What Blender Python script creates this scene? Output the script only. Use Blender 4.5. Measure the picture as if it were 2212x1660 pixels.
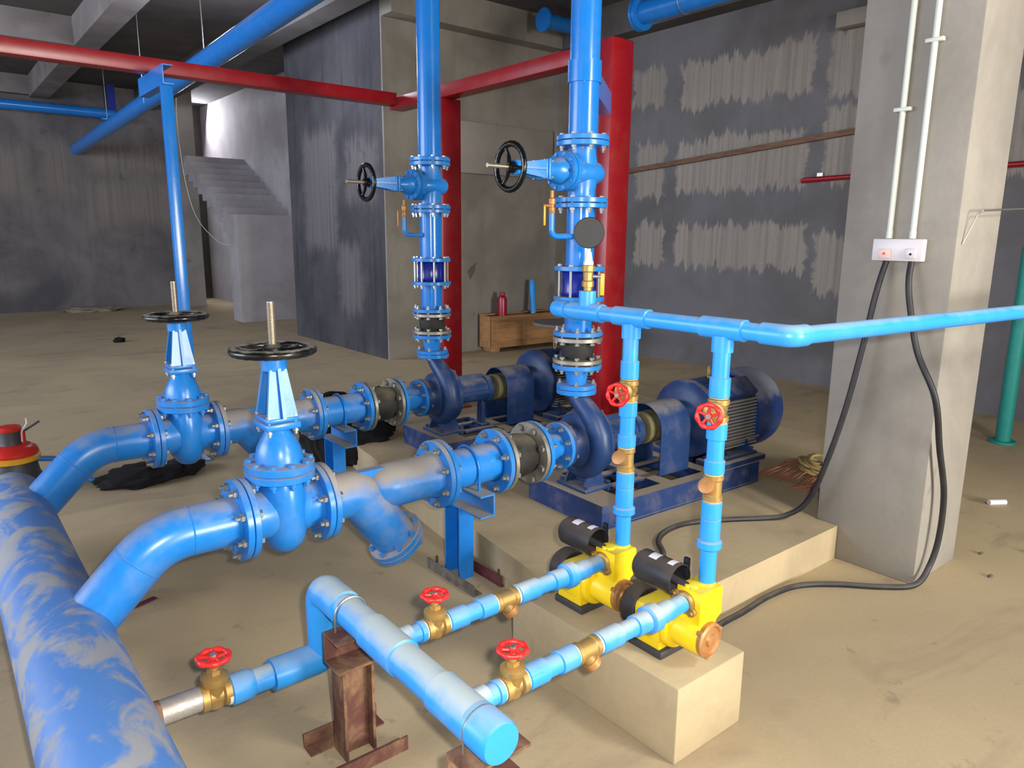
import bpy, bmesh, math, random
from mathutils import Vector, Matrix, Euler, noise
PI = math.pi
random.seed(7)
sc = bpy.context.scene
col = sc.collection
for o in list(bpy.data.objects):
    bpy.data.objects.remove(o)

# ------------------------------------------------------------------ camera
cam_d = bpy.data.cameras.new('camera')
cam_d.sensor_width = 36.0
cam_d.lens = 25.643
cam_d.clip_start = 0.05
cam_d.clip_end = 200
cam = bpy.data.objects.new('camera', cam_d)
col.objects.link(cam)
cam.matrix_world = Matrix(((0.779, 0.119, -0.616, 0.0), (-0.627, 0.161, -0.762, 0.0), (0.008, 0.980, 0.200, 1.5), (0, 0, 0, 1)))
_q = cam.matrix_world.to_quaternion().normalized()
cam.matrix_world = Matrix.Translation((0, 0, 1.5)) @ _q.to_matrix().to_4x4()
sc.camera = cam

# ------------------------------------------------------------------ world, lights, exposure
vs = sc.view_settings
vs.view_transform = 'Standard'
vs.look = 'None'
vs.gamma = 1.0
vs.use_curve_mapping = False
vs.exposure = 0.65
w = bpy.data.worlds.new('daylight')
sc.world = w
w.use_nodes = True
wb = w.node_tree.nodes['Background']
wb.inputs[0].default_value = (0.80, 0.86, 1.0, 1)
wb.inputs[1].default_value = 1.2


def lamp(name, kind, loc, energy, color=(1, 1, 1), size=0.1, target=None, size_y=None, spot=None):
    d = bpy.data.lights.new(name, kind)
    d.energy = energy
    d.color = color
    if kind == 'AREA':
        d.size = size
        if size_y:
            d.shape = 'RECTANGLE'
            d.size_y = size_y
    elif kind == 'SPOT':
        d.shadow_soft_size = size
        d.spot_size = spot or 1.5
        d.spot_blend = 0.5
    else:
        d.shadow_soft_size = size
    o = bpy.data.objects.new(name, d)
    col.objects.link(o)
    o.location = loc
    if target is not None:
        o.rotation_euler = (Vector(target) - Vector(loc)).to_track_quat('-Z', 'Y').to_euler()
    return o


# the camera's own flash, just right of and above the lens
lamp('camera_flash', 'SPOT', (0.060, -0.050, 1.560), 128, (1.0, 0.97, 0.92), 0.025, (2.6, 3.1, 1.0), spot=2.3)
# daylight from behind the camera and by the open left side of the building
lamp('rear_daylight_fill', 'AREA', (3.6, -7.5, 1.7), 560, (1.0, 0.96, 0.88), 2.4, (3.4, 1.2, 1.5), 2.0)  # area fill added outside an invented doorway, lighting the column's near face
lamp('left_side_daylight', 'AREA', (-6.3, 7.0, 2.6), 420, (0.76, 0.83, 1.0), 7.0, (3.0, 9.0, 1.6), 2.6)
lamp('hall_fill', 'POINT', (2.9, 8.5, 3.5), 60, (0.84, 0.88, 1.0), 0.25)  # ambient fill added in the hall, no fixture there
lamp('near_floor_fill', 'POINT', (2.5, -1.2, 2.7), 150, (1.0, 0.95, 0.85), 0.25)  # unseen fill added behind the camera to brighten the near floor
lamp('stairwell_daylight', 'AREA', (4.75, 17.2, 4.05), 60, (0.9, 0.9, 1.0), 1.0, (4.75, 13.4, 2.0), 0.5)

# ------------------------------------------------------------------ materials


def srgb(r, g, b):
    f = lambda c: (c / 255 / 12.92) if c / 255 <= 0.04045 else ((c / 255 + 0.055) / 1.055) ** 2.4
    return (f(r), f(g), f(b), 1)


class NT:
    def __init__(s, name):
        s.m = bpy.data.materials.new(name)
        s.m.use_nodes = True
        s.t = s.m.node_tree
        s.p = s.t.nodes['Principled BSDF']

    def n(s, kind, **kw):
        nd = s.t.nodes.new(kind)
        for k, v in kw.items():
            setattr(nd, k, v)
        return nd

    def link(s, a, b):
        s.t.links.new(a, b)

    def val(s, nd, i, v):
        if hasattr(v, 'links'):
            s.link(v, nd.inputs[i])
        else:
            nd.inputs[i].default_value = v

    def math(s, op, a, b=0.0, c=0.0, clamp=False):
        nd = s.n('ShaderNodeMath', operation=op)
        nd.use_clamp = clamp
        s.val(nd, 0, a)
        s.val(nd, 1, b)
        s.val(nd, 2, c)
        return nd.outputs[0]

    def rng(s, v, a, b, c=0.0, d=1.0, smooth=True):
        nd = s.n('ShaderNodeMapRange')
        nd.interpolation_type = 'SMOOTHSTEP' if smooth else 'LINEAR'
        s.val(nd, 0, v)
        for i, x in zip((1, 2, 3, 4), (a, b, c, d)):
            nd.inputs[i].default_value = x
        return nd.outputs[0]

    def mix(s, f, a, b):
        nd = s.n('ShaderNodeMix', data_type='RGBA')
        s.val(nd, 0, f)
        s.val(nd, 6, a)
        s.val(nd, 7, b)
        return nd.outputs[2]

    def coords(s, world=False):
        if world:
            return s.n('ShaderNodeNewGeometry').outputs['Position']
        return s.n('ShaderNodeTexCoord').outputs['Object']

    def scale(s, v, x, y, z):
        nd = s.n('ShaderNodeMapping')
        s.link(v, nd.inputs[0])
        nd.inputs[3].default_value = (x, y, z)
        return nd.outputs[0]

    def noise(s, v, sc_, detail=5.0, rough=0.55, dist=0.0):
        nd = s.n('ShaderNodeTexNoise')
        s.link(v, nd.inputs['Vector'])
        nd.inputs['Scale'].default_value = sc_
        nd.inputs['Detail'].default_value = detail
        nd.inputs['Roughness'].default_value = rough
        nd.inputs['Distortion'].default_value = dist
        return nd.outputs['Fac']

    def bump(s, h, strength=0.3, dist=0.01):
        nd = s.n('ShaderNodeBump')
        nd.inputs['Strength'].default_value = strength
        nd.inputs['Distance'].default_value = dist
        s.link(h, nd.inputs['Height'])
        s.link(nd.outputs[0], s.p.inputs['Normal'])

    def base(s, c):
        s.val(s.p, 'Base Color', c)

    def set(s, **kw):
        for k, v in kw.items():
            s.val(s.p, k.replace('_', ' '), v)
        return s


DUST = srgb(166, 152, 128)


def painted(name, color, rough=0.35, dust=0.6, lo=0.35, hi=0.95, dcol=DUST, metallic=0.0, mottle=0.10, spec=0.5, patch=None):
    """paint with loose dust lying on the upward facing sides"""
    N = NT(name)
    pos = N.coords(True)
    geo = N.n('ShaderNodeNewGeometry')
    sep = N.n('ShaderNodeSeparateXYZ')
    N.link(geo.outputs['Normal'], sep.inputs[0])
    n1 = N.noise(pos, 9.0, 6.0, 0.6)
    n2 = N.noise(pos, 45.0, 4.0, 0.6)
    up = N.math('ADD', sep.outputs[2], N.math('MULTIPLY', N.math('SUBTRACT', n1, 0.5), 1.3))
    f = N.rng(up, lo, hi)
    f = N.math('MULTIPLY', f, dust)
    f2 = N.math('MULTIPLY', N.rng(n1, 0.45, 0.75), dust * 0.22)
    f = N.math('MAXIMUM', f, f2)
    if patch:
        f = N.math('MAXIMUM', f, N.math('MULTIPLY', N.rng(N.noise(N.scale(pos, *patch[1]), patch[0], 7.0, 0.62, 0.8), patch[2], patch[3]), patch[4]))
    dark = tuple(c * (1 - 2.2 * mottle) for c in color[:3]) + (1,)
    base = N.mix(N.math('MULTIPLY', n2, 0.8), color, dark)
    N.base(N.mix(f, base, dcol))
    N.val(N.p, 'Roughness', N.math('ADD', N.math('MULTIPLY', f, 0.55), rough, clamp=True))
    N.set(Metallic=metallic)
    N.val(N.p, 'Specular IOR Level', spec)
    N.bump(n2, 0.05, 0.004)
    return N.m


def plain(name, color, rough=0.5, metallic=0.0, mottle=0.15, nscale=30.0):
    N = NT(name)
    pos = N.coords(True)
    n2 = N.noise(pos, nscale, 5.0, 0.6)
    dark = tuple(c * (1 - 2 * mottle) for c in color[:3]) + (1,)
    N.base(N.mix(n2, color, dark))
    N.set(Roughness=rough, Metallic=metallic)
    N.bump(n2, 0.08, 0.004)
    return N.m


def two_tone(name, a, b, nscale=14.0, lo=0.4, hi=0.65, rough=0.8, metallic=0.0, sc3=(1, 1, 1), bump=0.2):
    N = NT(name)
    pos = N.scale(N.coords(True), *sc3)
    n1 = N.noise(pos, nscale, 8.0, 0.65, 0.5)
    n2 = N.noise(pos, nscale * 5, 4.0, 0.6)
    c = N.mix(N.rng(n1, lo, hi), a, b)
    d = tuple(x * 0.7 for x in a[:3]) + (1,)
    N.base(N.mix(N.math('MULTIPLY', n2, 0.5), c, d))
    N.set(Roughness=rough, Metallic=metallic)
    N.bump(n2, bump, 0.004)
    return N.m


BLUE = srgb(34, 132, 216)
M = {}
M['blue'] = painted('azure_pipe_paint', BLUE, 0.28, 0.62, 0.45, 1.15)
M['blue_clean'] = painted('clean_azure_pipe_paint', srgb(26, 124, 212), 0.22, 0.25, 0.6, 1.2)
M['blue_dusty'] = painted('dusty_azure_paint', srgb(36, 126, 206), 0.34, 0.85, 0.05, 0.80)
def header_mat():
    N = NT('blotched_dusty_header_paint')
    pos = N.coords(True)
    n1 = N.noise(N.scale(pos, 1.0, 0.8, 1.0), 5.0, 7.0, 0.6, 1.2)
    n2 = N.noise(pos, 22.0, 6.0, 0.65, 0.5)
    n3 = N.noise(pos, 70.0, 3.0, 0.6)
    geo = N.n('ShaderNodeNewGeometry')
    sep = N.n('ShaderNodeSeparateXYZ')
    N.link(geo.outputs['Normal'], sep.inputs[0])
    k = N.math('ADD', n1, N.math('MULTIPLY', N.math('SUBTRACT', n2, 0.5), 0.30))
    dust = N.math('ADD', N.math('MULTIPLY', N.rng(k, 0.44, 0.60), 0.72), 0.20)
    blue = N.mix(N.math('MULTIPLY', n3, 0.5), srgb(34, 132, 222), srgb(40, 114, 196))
    N.base(N.mix(dust, blue, N.mix(n2, srgb(184, 178, 164), srgb(150, 152, 156))))
    N.val(N.p, 'Roughness', N.math('ADD', N.math('MULTIPLY', dust, 0.4), 0.42))
    N.bump(n3, 0.05, 0.004)
    return N.m


M['header'] = header_mat()
M['navy'] = painted('navy_machine_paint', srgb(26, 58, 108), 0.42, 0.60, 0.50, 1.15, srgb(150, 142, 130))
M['navy_cowl'] = painted('navy_cowl_paint', srgb(26, 58, 118), 0.42, 0.75, 0.15, 0.6, srgb(142, 144, 152))
M['navy_dusty'] = painted('dusty_navy_base_paint', srgb(24, 54, 108), 0.5, 0.95, 0.45, 0.75, srgb(168, 152, 130))
M['cobalt'] = plain('cobalt_check_valve_paint', srgb(16, 40, 150), 0.25, 0.0, 0.2)
M['pvc'] = painted('light_blue_pvc', srgb(46, 152, 232), 0.34, 0.50, 0.30, 1.05, srgb(168, 178, 172), mottle=0.03)
M['pvc_dusty'] = painted('dusty_light_blue_pvc', srgb(46, 150, 228), 0.38, 0.80, 0.25, 1.0, srgb(186, 190, 176), mottle=0.03)
M['red'] = painted('crimson_steel_paint', srgb(148, 12, 24), 0.34, 0.2, 0.6, 1.1, mottle=0.06)
M['wheelred'] = plain('red_wheel_paint', srgb(226, 42, 38), 0.4, 0.0, 0.1)
M['black'] = painted('black_wheel_enamel', srgb(16, 17, 18), 0.22, 0.75, 0.62, 1.0, srgb(140, 136, 122))
M['black_clean'] = plain('black_gloss_enamel', srgb(12, 14, 13), 0.2, 0.0, 0.1)
M['blackmatte'] = plain('satin_black_plastic', srgb(14, 15, 14), 0.55, 0.0, 0.1)
M['fin'] = plain('dusty_fin_paint', srgb(150, 146, 142), 0.8, 0.0, 0.15)
M['steel'] = plain('zinc_steel', srgb(196, 196, 188), 0.32, 0.85, 0.12)
M['thread'] = plain('bright_screw_steel', srgb(190, 178, 158), 0.35, 0.8, 0.15)
M['flangegrey'] = two_tone('galvanised_flange', srgb(150, 148, 138), srgb(182, 176, 160), 12.0, rough=0.42, metallic=0.6, bump=0.05)
M['rubber'] = painted('black_rubber', srgb(30, 28, 26), 0.7, 0.62, 0.3, 1.1, srgb(126, 118, 96))
M['gasket'] = plain('dark_gasket', srgb(18, 22, 34), 0.8)
M['brass'] = two_tone('dusty_brass', srgb(186, 148, 78), srgb(166, 144, 104), 40.0, rough=0.45, metallic=0.55, bump=0.1)
M['bronze'] = two_tone('brown_bronze', srgb(186, 126, 70), srgb(190, 148, 100), 30.0, rough=0.5, metallic=0.4, bump=0.1)
M['galv'] = two_tone('galvanised_pipe', srgb(176, 172, 168), srgb(150, 132, 112), 18.0, 0.45, 0.75, 0.45, 0.5)
M['ptfe'] = plain('white_thread_tape', srgb(226, 224, 214), 0.7)
M['hemp'] = plain('pale_jointing_hemp', srgb(200, 176, 122), 0.9)
M['yellow'] = painted('yellow_pump_paint', srgb(248, 214, 22), 0.35, 0.40, 0.5, 1.3, srgb(196, 176, 96), mottle=0.05)
M['tank'] = painted('black_plastic_tank', srgb(42, 38, 40), 0.5, 0.5, 0.2, 1.2, srgb(112, 98, 82))
M['label'] = plain('white_sticker', srgb(222, 220, 228), 0.6, 0, 0.05)
M['rust'] = two_tone('rusty_primer_steel', srgb(92, 54, 46), srgb(150, 118, 84), 9.0, 0.42, 0.70, 0.85, 0.0, (1, 1, 0.7))
M['greysteel'] = two_tone('weathered_grey_steel', srgb(112, 106, 96), srgb(84, 72, 62), 16.0, rough=0.8)
M['redprimer'] = two_tone('red_oxide_primer', srgb(92, 36, 42), srgb(110, 60, 56), 16.0, rough=0.8)
M['conduit'] = plain('white_pvc_conduit', srgb(206, 208, 196), 0.4, 0, 0.03)
M['socket'] = plain('white_socket_plastic', srgb(212, 204, 206), 0.35, 0, 0.03)
M['orange'] = plain('orange_switch_mark', srgb(230, 96, 70), 0.5)
M['switch'] = plain('pinkish_switch_plastic', srgb(226, 190, 178), 0.4, 0, 0.03)
M['cable'] = painted('black_rubber_cable', srgb(32, 30, 34), 0.5, 0.45, 0.35, 1.1, srgb(120, 112, 106))
M['bag'] = plain('black_cloth', srgb(12, 11, 12), 0.95, 0, 0.3)
M['wood'] = two_tone('crate_plywood', srgb(186, 140, 92), srgb(160, 116, 74), 5.0, rough=0.75, sc3=(1, 6, 8), bump=0.08)
M['wooddark'] = two_tone('crate_batten_wood', srgb(172, 128, 84), srgb(140, 102, 66), 5.0, rough=0.75, sc3=(1, 6, 8), bump=0.08)
M['timber'] = two_tone('brown_timber', srgb(122, 92, 72), srgb(96, 70, 56), 6.0, rough=0.85, sc3=(6, 1, 6))
M['bottle'] = plain('crimson_bottle', srgb(158, 20, 48), 0.3)
M['rope'] = two_tone('reddish_wire', srgb(186, 112, 86), srgb(150, 120, 84), 30.0, rough=0.7)
M['rope2'] = two_tone('straw_rope', srgb(150, 136, 84), srgb(176, 140, 96), 40.0, rough=0.9)
M['yellowhandle'] = plain('yellow_lever', srgb(232, 176, 26), 0.4)
M['redwire'] = plain('red_wire', srgb(206, 50, 44), 0.5)
M['teal'] = plain('teal_pipe', srgb(30, 150, 140), 0.5)
M['discgrey'] = two_tone('grey_disc_steel', srgb(120, 112, 104), srgb(96, 88, 82), 8.0, rough=0.7)
M['olive'] = two_tone('olive_coupling_rubber', srgb(112, 106, 74), srgb(80, 76, 54), 9.0, rough=0.85)
M['toolyellow'] = plain('yellow_tool_paint', srgb(226, 172, 44), 0.35)
M['toolred'] = plain('red_tool_paint', srgb(214, 46, 36), 0.3)
M['toolgrey'] = plain('dark_grey_tool', srgb(66, 64, 66), 0.5)
M['chip'] = plain('pale_rubble', srgb(150, 136, 118), 0.9)


def concrete(name, a, b, nscale=1.6, streak=0.35, spots=0.25, rects=None, patch_col=None, axis='Y', rough=0.9, big=None, soft=0.05, joints=None):
    """board-marked concrete: mottling, vertical streaks, dark damp spots and optional bare patches (wall-plane rectangles)"""
    N = NT(name)
    pos = N.coords(True)
    n1 = N.noise(pos, nscale, 8.0, 0.6, 0.4)
    n2 = N.noise(N.scale(pos, 5, 5, 0.35), 2.0, 6.0, 0.6)
    n3 = N.noise(pos, 38.0, 4.0, 0.6)
    c = N.mix(N.rng(n1, 0.35, 0.68), a, b)
    da = tuple(x * 0.62 for x in a[:3]) + (1,)
    c = N.mix(N.math('MULTIPLY', N.rng(n2, 0.5, 0.75), streak), c, da)
    if rects:
        sep = N.n('ShaderNodeSeparateXYZ')
        N.link(pos, sep.inputs[0])
        u = sep.outputs[0 if axis == 'X' else 1]
        z = sep.outputs[2]
        du = N.math('MULTIPLY', N.math('SUBTRACT', N.noise(N.scale(pos, 1, 1, 3), 2.2, 6.0, 0.6), 0.5), 0.30)
        dz = N.math('MULTIPLY', N.math('SUBTRACT', N.noise(N.scale(pos, 9, 9, 0.6), 1.6, 5.0, 0.7), 0.5), 0.55)
        u2 = N.math('ADD', u, du)
        z2 = N.math('ADD', z, dz)
        acc = None
        for (u0, u1, z0, z1) in rects:
            e = N.math('MAXIMUM', N.math('SUBTRACT', N.math('ABSOLUTE', N.math('SUBTRACT', u2, (u0 + u1) / 2)), (u1 - u0) / 2),
                       N.math('SUBTRACT', N.math('ABSOLUTE', N.math('SUBTRACT', z2, (z0 + z1) / 2)), (z1 - z0) / 2))
            acc = e if acc is None else N.math('MINIMUM', acc, e)
        f = N.rng(acc, soft * 0.5, -soft * 0.5)
        st = N.noise(N.scale(pos, 14, 14, 0.3), 1.4, 4.0, 0.6)
        dk = tuple(x * 0.74 for x in patch_col[:3]) + (1,)
        pc = N.mix(N.rng(st, 0.35, 0.7), patch_col, dk)
        c = N.mix(f, c, pc)
    v = N.noise(N.scale(pos, 1, 1, 0.8), 3.1, 3.0, 0.5, 0.2)
    c = N.mix(N.math('MULTIPLY', N.rng(v, 0.66, 0.70), spots), c, srgb(58, 56, 56))
    c = N.mix(N.math('MULTIPLY', n3, 0.35), c, da)
    N.base(c)
    N.set(Roughness=rough)
    N.val(N.p, 'Specular IOR Level', 0.25)
    N.bump(n3, 0.18, 0.006)
    return N.m


RW = [(4.10, 5.74, 2.93, 3.42), (4.10, 5.74, 2.00, 2.58), (4.03, 5.71, 1.16, 1.62), (5.97, 6.47, 3.03, 3.45), (5.93, 6.37, 1.97, 2.60),
      (5.89, 6.33, 1.17, 1.66), (3.50, 3.92, 2.82, 3.45), (3.45, 3.92, 2.02, 2.74), (3.45, 3.92, 0.93, 1.52),
      (1.0, 3.0, 2.9, 3.45), (0.4, 3.0, 2.0, 2.7)]
M['wall_right'] = concrete('slurry_patched_wall', srgb(114, 112, 115), srgb(96, 93, 92), 1.1, 0.25, 0.0, RW, srgb(156, 148, 138), 'Y')
BW = [(2.0, 2.5, 2.2, 3.1), (2.8, 4.1, 2.65, 3.1), (-3.0, 1.8, 2.1, 3.0), (2.7, 4.2, 1.7, 2.45)]
M['wall_back'] = concrete('patched_back_wall', srgb(86, 83, 86), srgb(124, 119, 117), 0.75, 0.3, 0.3, BW, srgb(138, 130, 122), 'X', soft=0.5)
BL = [(7.9, 8.7, 1.9, 2.6), (9.0, 10.0, 1.3, 2.8), (8.4, 9.0, 0.5, 1.35)]
M['wall_block'] = concrete('streaky_core_wall', srgb(66, 65, 69), srgb(86, 84, 87), 1.2, 0.8, 0.3, BL, srgb(112, 107, 108), 'Y', soft=0.25)
M['wall_front'] = concrete('pale_streaked_wall', srgb(146, 140, 130), srgb(122, 116, 108), 1.3, 0.5, 0.65)
M['panel'] = concrete('smooth_pale_plaster', srgb(154, 146, 138), srgb(140, 132, 124), 0.8, 0.1, 0.0)
M['column'] = concrete('column_concrete', srgb(156, 150, 140), srgb(134, 128, 120), 1.5, 0.2, 0.25)
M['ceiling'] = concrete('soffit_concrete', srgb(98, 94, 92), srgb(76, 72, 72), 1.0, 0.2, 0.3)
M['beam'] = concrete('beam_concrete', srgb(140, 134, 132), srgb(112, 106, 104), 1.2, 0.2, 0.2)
M['stair'] = concrete('stair_concrete', srgb(168, 162, 162), srgb(146, 140, 140), 1.3, 0.2, 0.1)
M['plinth'] = concrete('plinth_concrete', srgb(192, 173, 138), srgb(172, 155, 124), 2.0, 0.1, 0.12)


def floor_mat():
    N = NT('dusty_concrete_floor')
    pos = N.coords(True)
    n1 = N.noise(pos, 0.55, 6.0, 0.55, 0.6)
    n2 = N.noise(N.scale(pos, 1, 2.4, 1), 1.1, 7.0, 0.6, 0.8)
    n3 = N.noise(pos, 60.0, 5.0, 0.6)
    n4 = N.noise(pos, 7.0, 8.0, 0.7)
    c = N.mix(N.rng(n1, 0.35, 0.65), srgb(190, 171, 136), srgb(174, 156, 126))
    c = N.mix(N.math('MULTIPLY', N.rng(n2, 0.52, 0.72), 0.55), c, srgb(142, 124, 104))
    c = N.mix(N.math('MULTIPLY', N.rng(n4, 0.60, 0.68), 0.35), c, srgb(112, 98, 86))
    c = N.mix(N.math('MULTIPLY', n3, 0.25), c, srgb(118, 106, 92))
    N.base(c)
    N.set(Roughness=0.92)
    N.val(N.p, 'Specular IOR Level', 0.2)
    N.bump(n3, 0.12, 0.005)
    return N.m


M['floor'] = floor_mat()

# ------------------------------------------------------------------ mesh helpers


def AX(d, o=(0, 0, 0)):
    """matrix taking local +Z to direction d at origin o"""
    q = Vector(d).normalized().to_track_quat('Z', 'Y')
    return Matrix.Translation(o) @ q.to_matrix().to_4x4()


XA = Matrix(((0, 0, 1, 0), (0, 1, 0, 0), (-1, 0, 0, 0), (0, 0, 0, 1)))     # local Z -> +X


def X_at(x, y=0, z=0):
    return Matrix.Translation((x, y, z)) @ XA


def T(x, y=0, z=0):
    return Matrix.Translation((x, y, z))


class MB:
    def __init__(s):
        s.v = []
        s.f = []

    def add(s, vs_, fs, m=None):
        k = len(s.v)
        s.v += [(m @ Vector(p))[:] if m is not None else tuple(p) for p in vs_]
        s.f += [tuple(i + k for i in f) for f in fs]
        return s

    def lathe(s, prof, m=None, n=32, sx=1.0, sy=1.0):
        vs_, fs, rings = [], [], []
        for r, z in prof:
            if r < 1e-6:
                rings.append([len(vs_)])
                vs_.append((0, 0, z))
            else:
                rings.append(list(range(len(vs_), len(vs_) + n)))
                vs_ += [(r * sx * math.cos(2 * PI * i / n), r * sy * math.sin(2 * PI * i / n), z) for i in range(n)]
        for a, b in zip(rings, rings[1:]):
            if len(a) == 1 and len(b) == 1:
                continue
            for i in range(n):
                j = (i + 1) % n
                if len(a) == 1:
                    fs.append((a[0], b[j], b[i]))
                elif len(b) == 1:
                    fs.append((a[i], a[j], b[0]))
                else:
                    fs.append((a[i], a[j], b[j], b[i]))
        if prof[0][0] > 1e-6 and prof[0] != prof[-1]:
            fs.append(tuple(reversed(rings[0])))
        if prof[-1][0] > 1e-6 and prof[0] != prof[-1]:
            fs.append(tuple(rings[-1]))
        return s.add(vs_, fs, m)

    def disc(s, r, z0, z1, m=None, n=40, bev=0.002, r2=None):
        return s.lathe([(r - bev, z0), (r, z0 + bev), (r, z1 - bev), (r - bev, z1)], m, n)

    def ring(s, ro, ri, z0, z1, m=None, n=40):
        return s.lathe([(ri, z0), (ro, z0), (ro, z1), (ri, z1), (ri, z0)], m, n)

    def cyl(s, p0, p1, r, n=24, r1=None):
        d = Vector(p1) - Vector(p0)
        return s.lathe([(r, 0), (r if r1 is None else r1, d.length)], AX(d, p0), n)

    def rings(s, rr, m=None, cap=True):
        """loft through explicit point rings of equal count"""
        n = len(rr[0])
        vs_ = [p for r in rr for p in r]
        fs = []
        for k in range(len(rr) - 1):
            for i in range(n):
                j = (i + 1) % n
                fs.append((k * n + i, k * n + j, (k + 1) * n + j, (k + 1) * n + i))
        if cap:
            fs.append(tuple(reversed(range(n))))
            fs.append(tuple(range((len(rr) - 1) * n, len(rr) * n)))
        return s.add(vs_, fs, m)

    def tube(s, pts, r, n=16, m=None, cap=True, closed=False):
        P = [Vector(p) for p in pts]
        R = r if isinstance(r, (list, tuple)) else [r] * len(P)
        rr = []
        up = None
        for i, p in enumerate(P):
            if closed:
                t = (P[(i + 1) % len(P)] - P[i - 1]).normalized()
            else:
                t = (P[min(i + 1, len(P) - 1)] - P[max(i - 1, 0)]).normalized()
            if up is None:
                up = t.orthogonal().normalized()
            up = (up - t * up.dot(t)).normalized()
            b = t.cross(up)
            rr.append([p + (up * math.cos(2 * PI * k / n) + b * math.sin(2 * PI * k / n)) * R[i] for k in range(n)])
        if closed:
            rr.append(rr[0])
            return s.rings(rr, m, False)
        return s.rings(rr, m, cap)

    def box(s, lo, hi, m=None):
        (a, b, c), (d, e, f) = lo, hi
        vs_ = [(a, b, c), (d, b, c), (d, e, c), (a, e, c), (a, b, f), (d, b, f), (d, e, f), (a, e, f)]
        return s.add(vs_, [(3, 2, 1, 0), (4, 5, 6, 7), (0, 1, 5, 4), (1, 2, 6, 5), (2, 3, 7, 6), (3, 0, 4, 7)], m)

    def bbox(s, lo, hi, b=0.004, m=None):
        """box with chamfered edges"""
        bm = bmesh.new()
        bmesh.ops.create_cube(bm, size=1.0)
        for v in bm.verts:
            v.co = Vector(((lo[0] + hi[0]) / 2 + v.co.x * (hi[0] - lo[0]), (lo[1] + hi[1]) / 2 + v.co.y * (hi[1] - lo[1]), (lo[2] + hi[2]) / 2 + v.co.z * (hi[2] - lo[2])))
        bmesh.ops.bevel(bm, geom=bm.edges[:], offset=b, segments=2, affect='EDGES', profile=0.5)
        bm.verts.index_update()
        s.add([v.co[:] for v in bm.verts], [[v.index for v in f.verts] for f in bm.faces], m)
        bm.free()
        return s

    def prism(s, poly, h0, h1, m=None):
        n = len(poly)
        vs_ = [(x, y, h0) for x, y in poly] + [(x, y, h1) for x, y in poly]
        fs = [tuple(reversed(range(n))), tuple(range(n, 2 * n))] + [(i, (i + 1) % n, n + (i + 1) % n, n + i) for i in range(n)]
        return s.add(vs_, fs, m)

    def torus(s, R_, r, m=None, n=40, k=10, wav=0.0, nw=0, sz=1.0):
        rr = []
        for i in range(n):
            a = 2 * PI * i / n
            q = r * (1 + wav * math.cos(nw * a))
            rr.append([((R_ + q * math.cos(2 * PI * j / k)) * math.cos(a), (R_ + q * math.cos(2 * PI * j / k)) * math.sin(a), sz * q * math.sin(2 * PI * j / k)) for j in range(k)])
        rr.append(rr[0])
        return s.rings(rr, m, False)

    def sphere(s, c, r, n=20, k=12, sx=1, sy=1, sz=1):
        prof = [(r * math.sin(PI * i / k), -r * math.cos(PI * i / k)) for i in range(k + 1)]
        prof[0] = (0, -r)
        prof[-1] = (0, r)
        return s.lathe(prof, T(*c) @ Matrix.Diagonal((sx, sy, sz, 1)), n)

    def hex(s, r, z0, z1, m=None):
        return s.lathe([(r, z0), (r, z1)], m, 6)

    def mesh(s, name, mat, angle=38):
        me = bpy.data.meshes.new(name)
        me.from_pydata(s.v, [], s.f)
        bm = bmesh.new()
        bm.from_mesh(me)
        bmesh.ops.recalc_face_normals(bm, faces=bm.faces[:])
        bm.to_mesh(me)
        bm.free()
        for p in me.polygons:
            p.use_smooth = True
        me.set_sharp_from_angle(angle=math.radians(angle))
        me.materials.append(mat)
        me.update()
        return me

    def build(s, name, mat, parent=None, angle=38, label=None):
        return put(name, s.mesh(name, mat, angle), parent, label=label)


def put(name, mesh, parent=None, mtx=None, label=None):
    o = bpy.data.objects.new(name, mesh)
    col.objects.link(o)
    if parent is not None:
        o.parent = parent
    if mtx is not None:
        o.matrix_local = mtx
    if label:
        o['label'] = label
    return o


def thing(name, label, cat, loc=(0, 0, 0), rot=(0, 0, 0), group=None):
    o = bpy.data.objects.new(name, None)
    o.empty_display_size = 0.05
    col.objects.link(o)
    o.location = loc
    o.rotation_euler = rot
    return tag(o, label, cat, group)


def tag(o, label, cat, group=None):
    o['label'] = label
    o['category'] = cat
    if group:
        o['group'] = group
    return o


def dup(root, label, loc=None, rot=None, group=None, scale=None):
    r = root.copy()
    col.objects.link(r)
    r['label'] = label
    if loc is not None:
        r.location = loc
    if rot is not None:
        r.rotation_euler = rot
    if group:
        r['group'] = group
    for ch in list(root.children):
        c = ch.copy()
        col.objects.link(c)
        c.parent = r
        for g in list(ch.children):
            d = g.copy()
            col.objects.link(d)
            d.parent = c
    return r


def struct(name, mb, mat, angle=30):
    o = mb.build(name, mat, None, angle)
    o['kind'] = 'structure'
    return o


def fillet(pts, R, k=8):
    """polyline with rounded corners"""
    P = [Vector(p) for p in pts]
    out = [P[0]]
    for a, b, c in zip(P, P[1:], P[2:]):
        u = (a - b).normalized()
        v = (c - b).normalized()
        th = u.angle(v)
        if th > 3.1:
            out.append(b)
            continue
        t = R / math.tan(th / 2)
        t = min(t, 0.49 * (a - b).length, 0.49 * (c - b).length)
        rr = t * math.tan(th / 2)
        cen = b + (u + v).normalized() * (rr / math.sin(th / 2))
        s0 = b + u * t - cen
        s1 = b + v * t - cen
        ax = s0.cross(s1).normalized()
        ang = s0.angle(s1)
        for i in range(k + 1):
            out.append(cen + Matrix.Rotation(ang * i / k, 3, ax) @ s0)
    out.append(P[-1])
    return out


_bolt = {}


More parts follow.
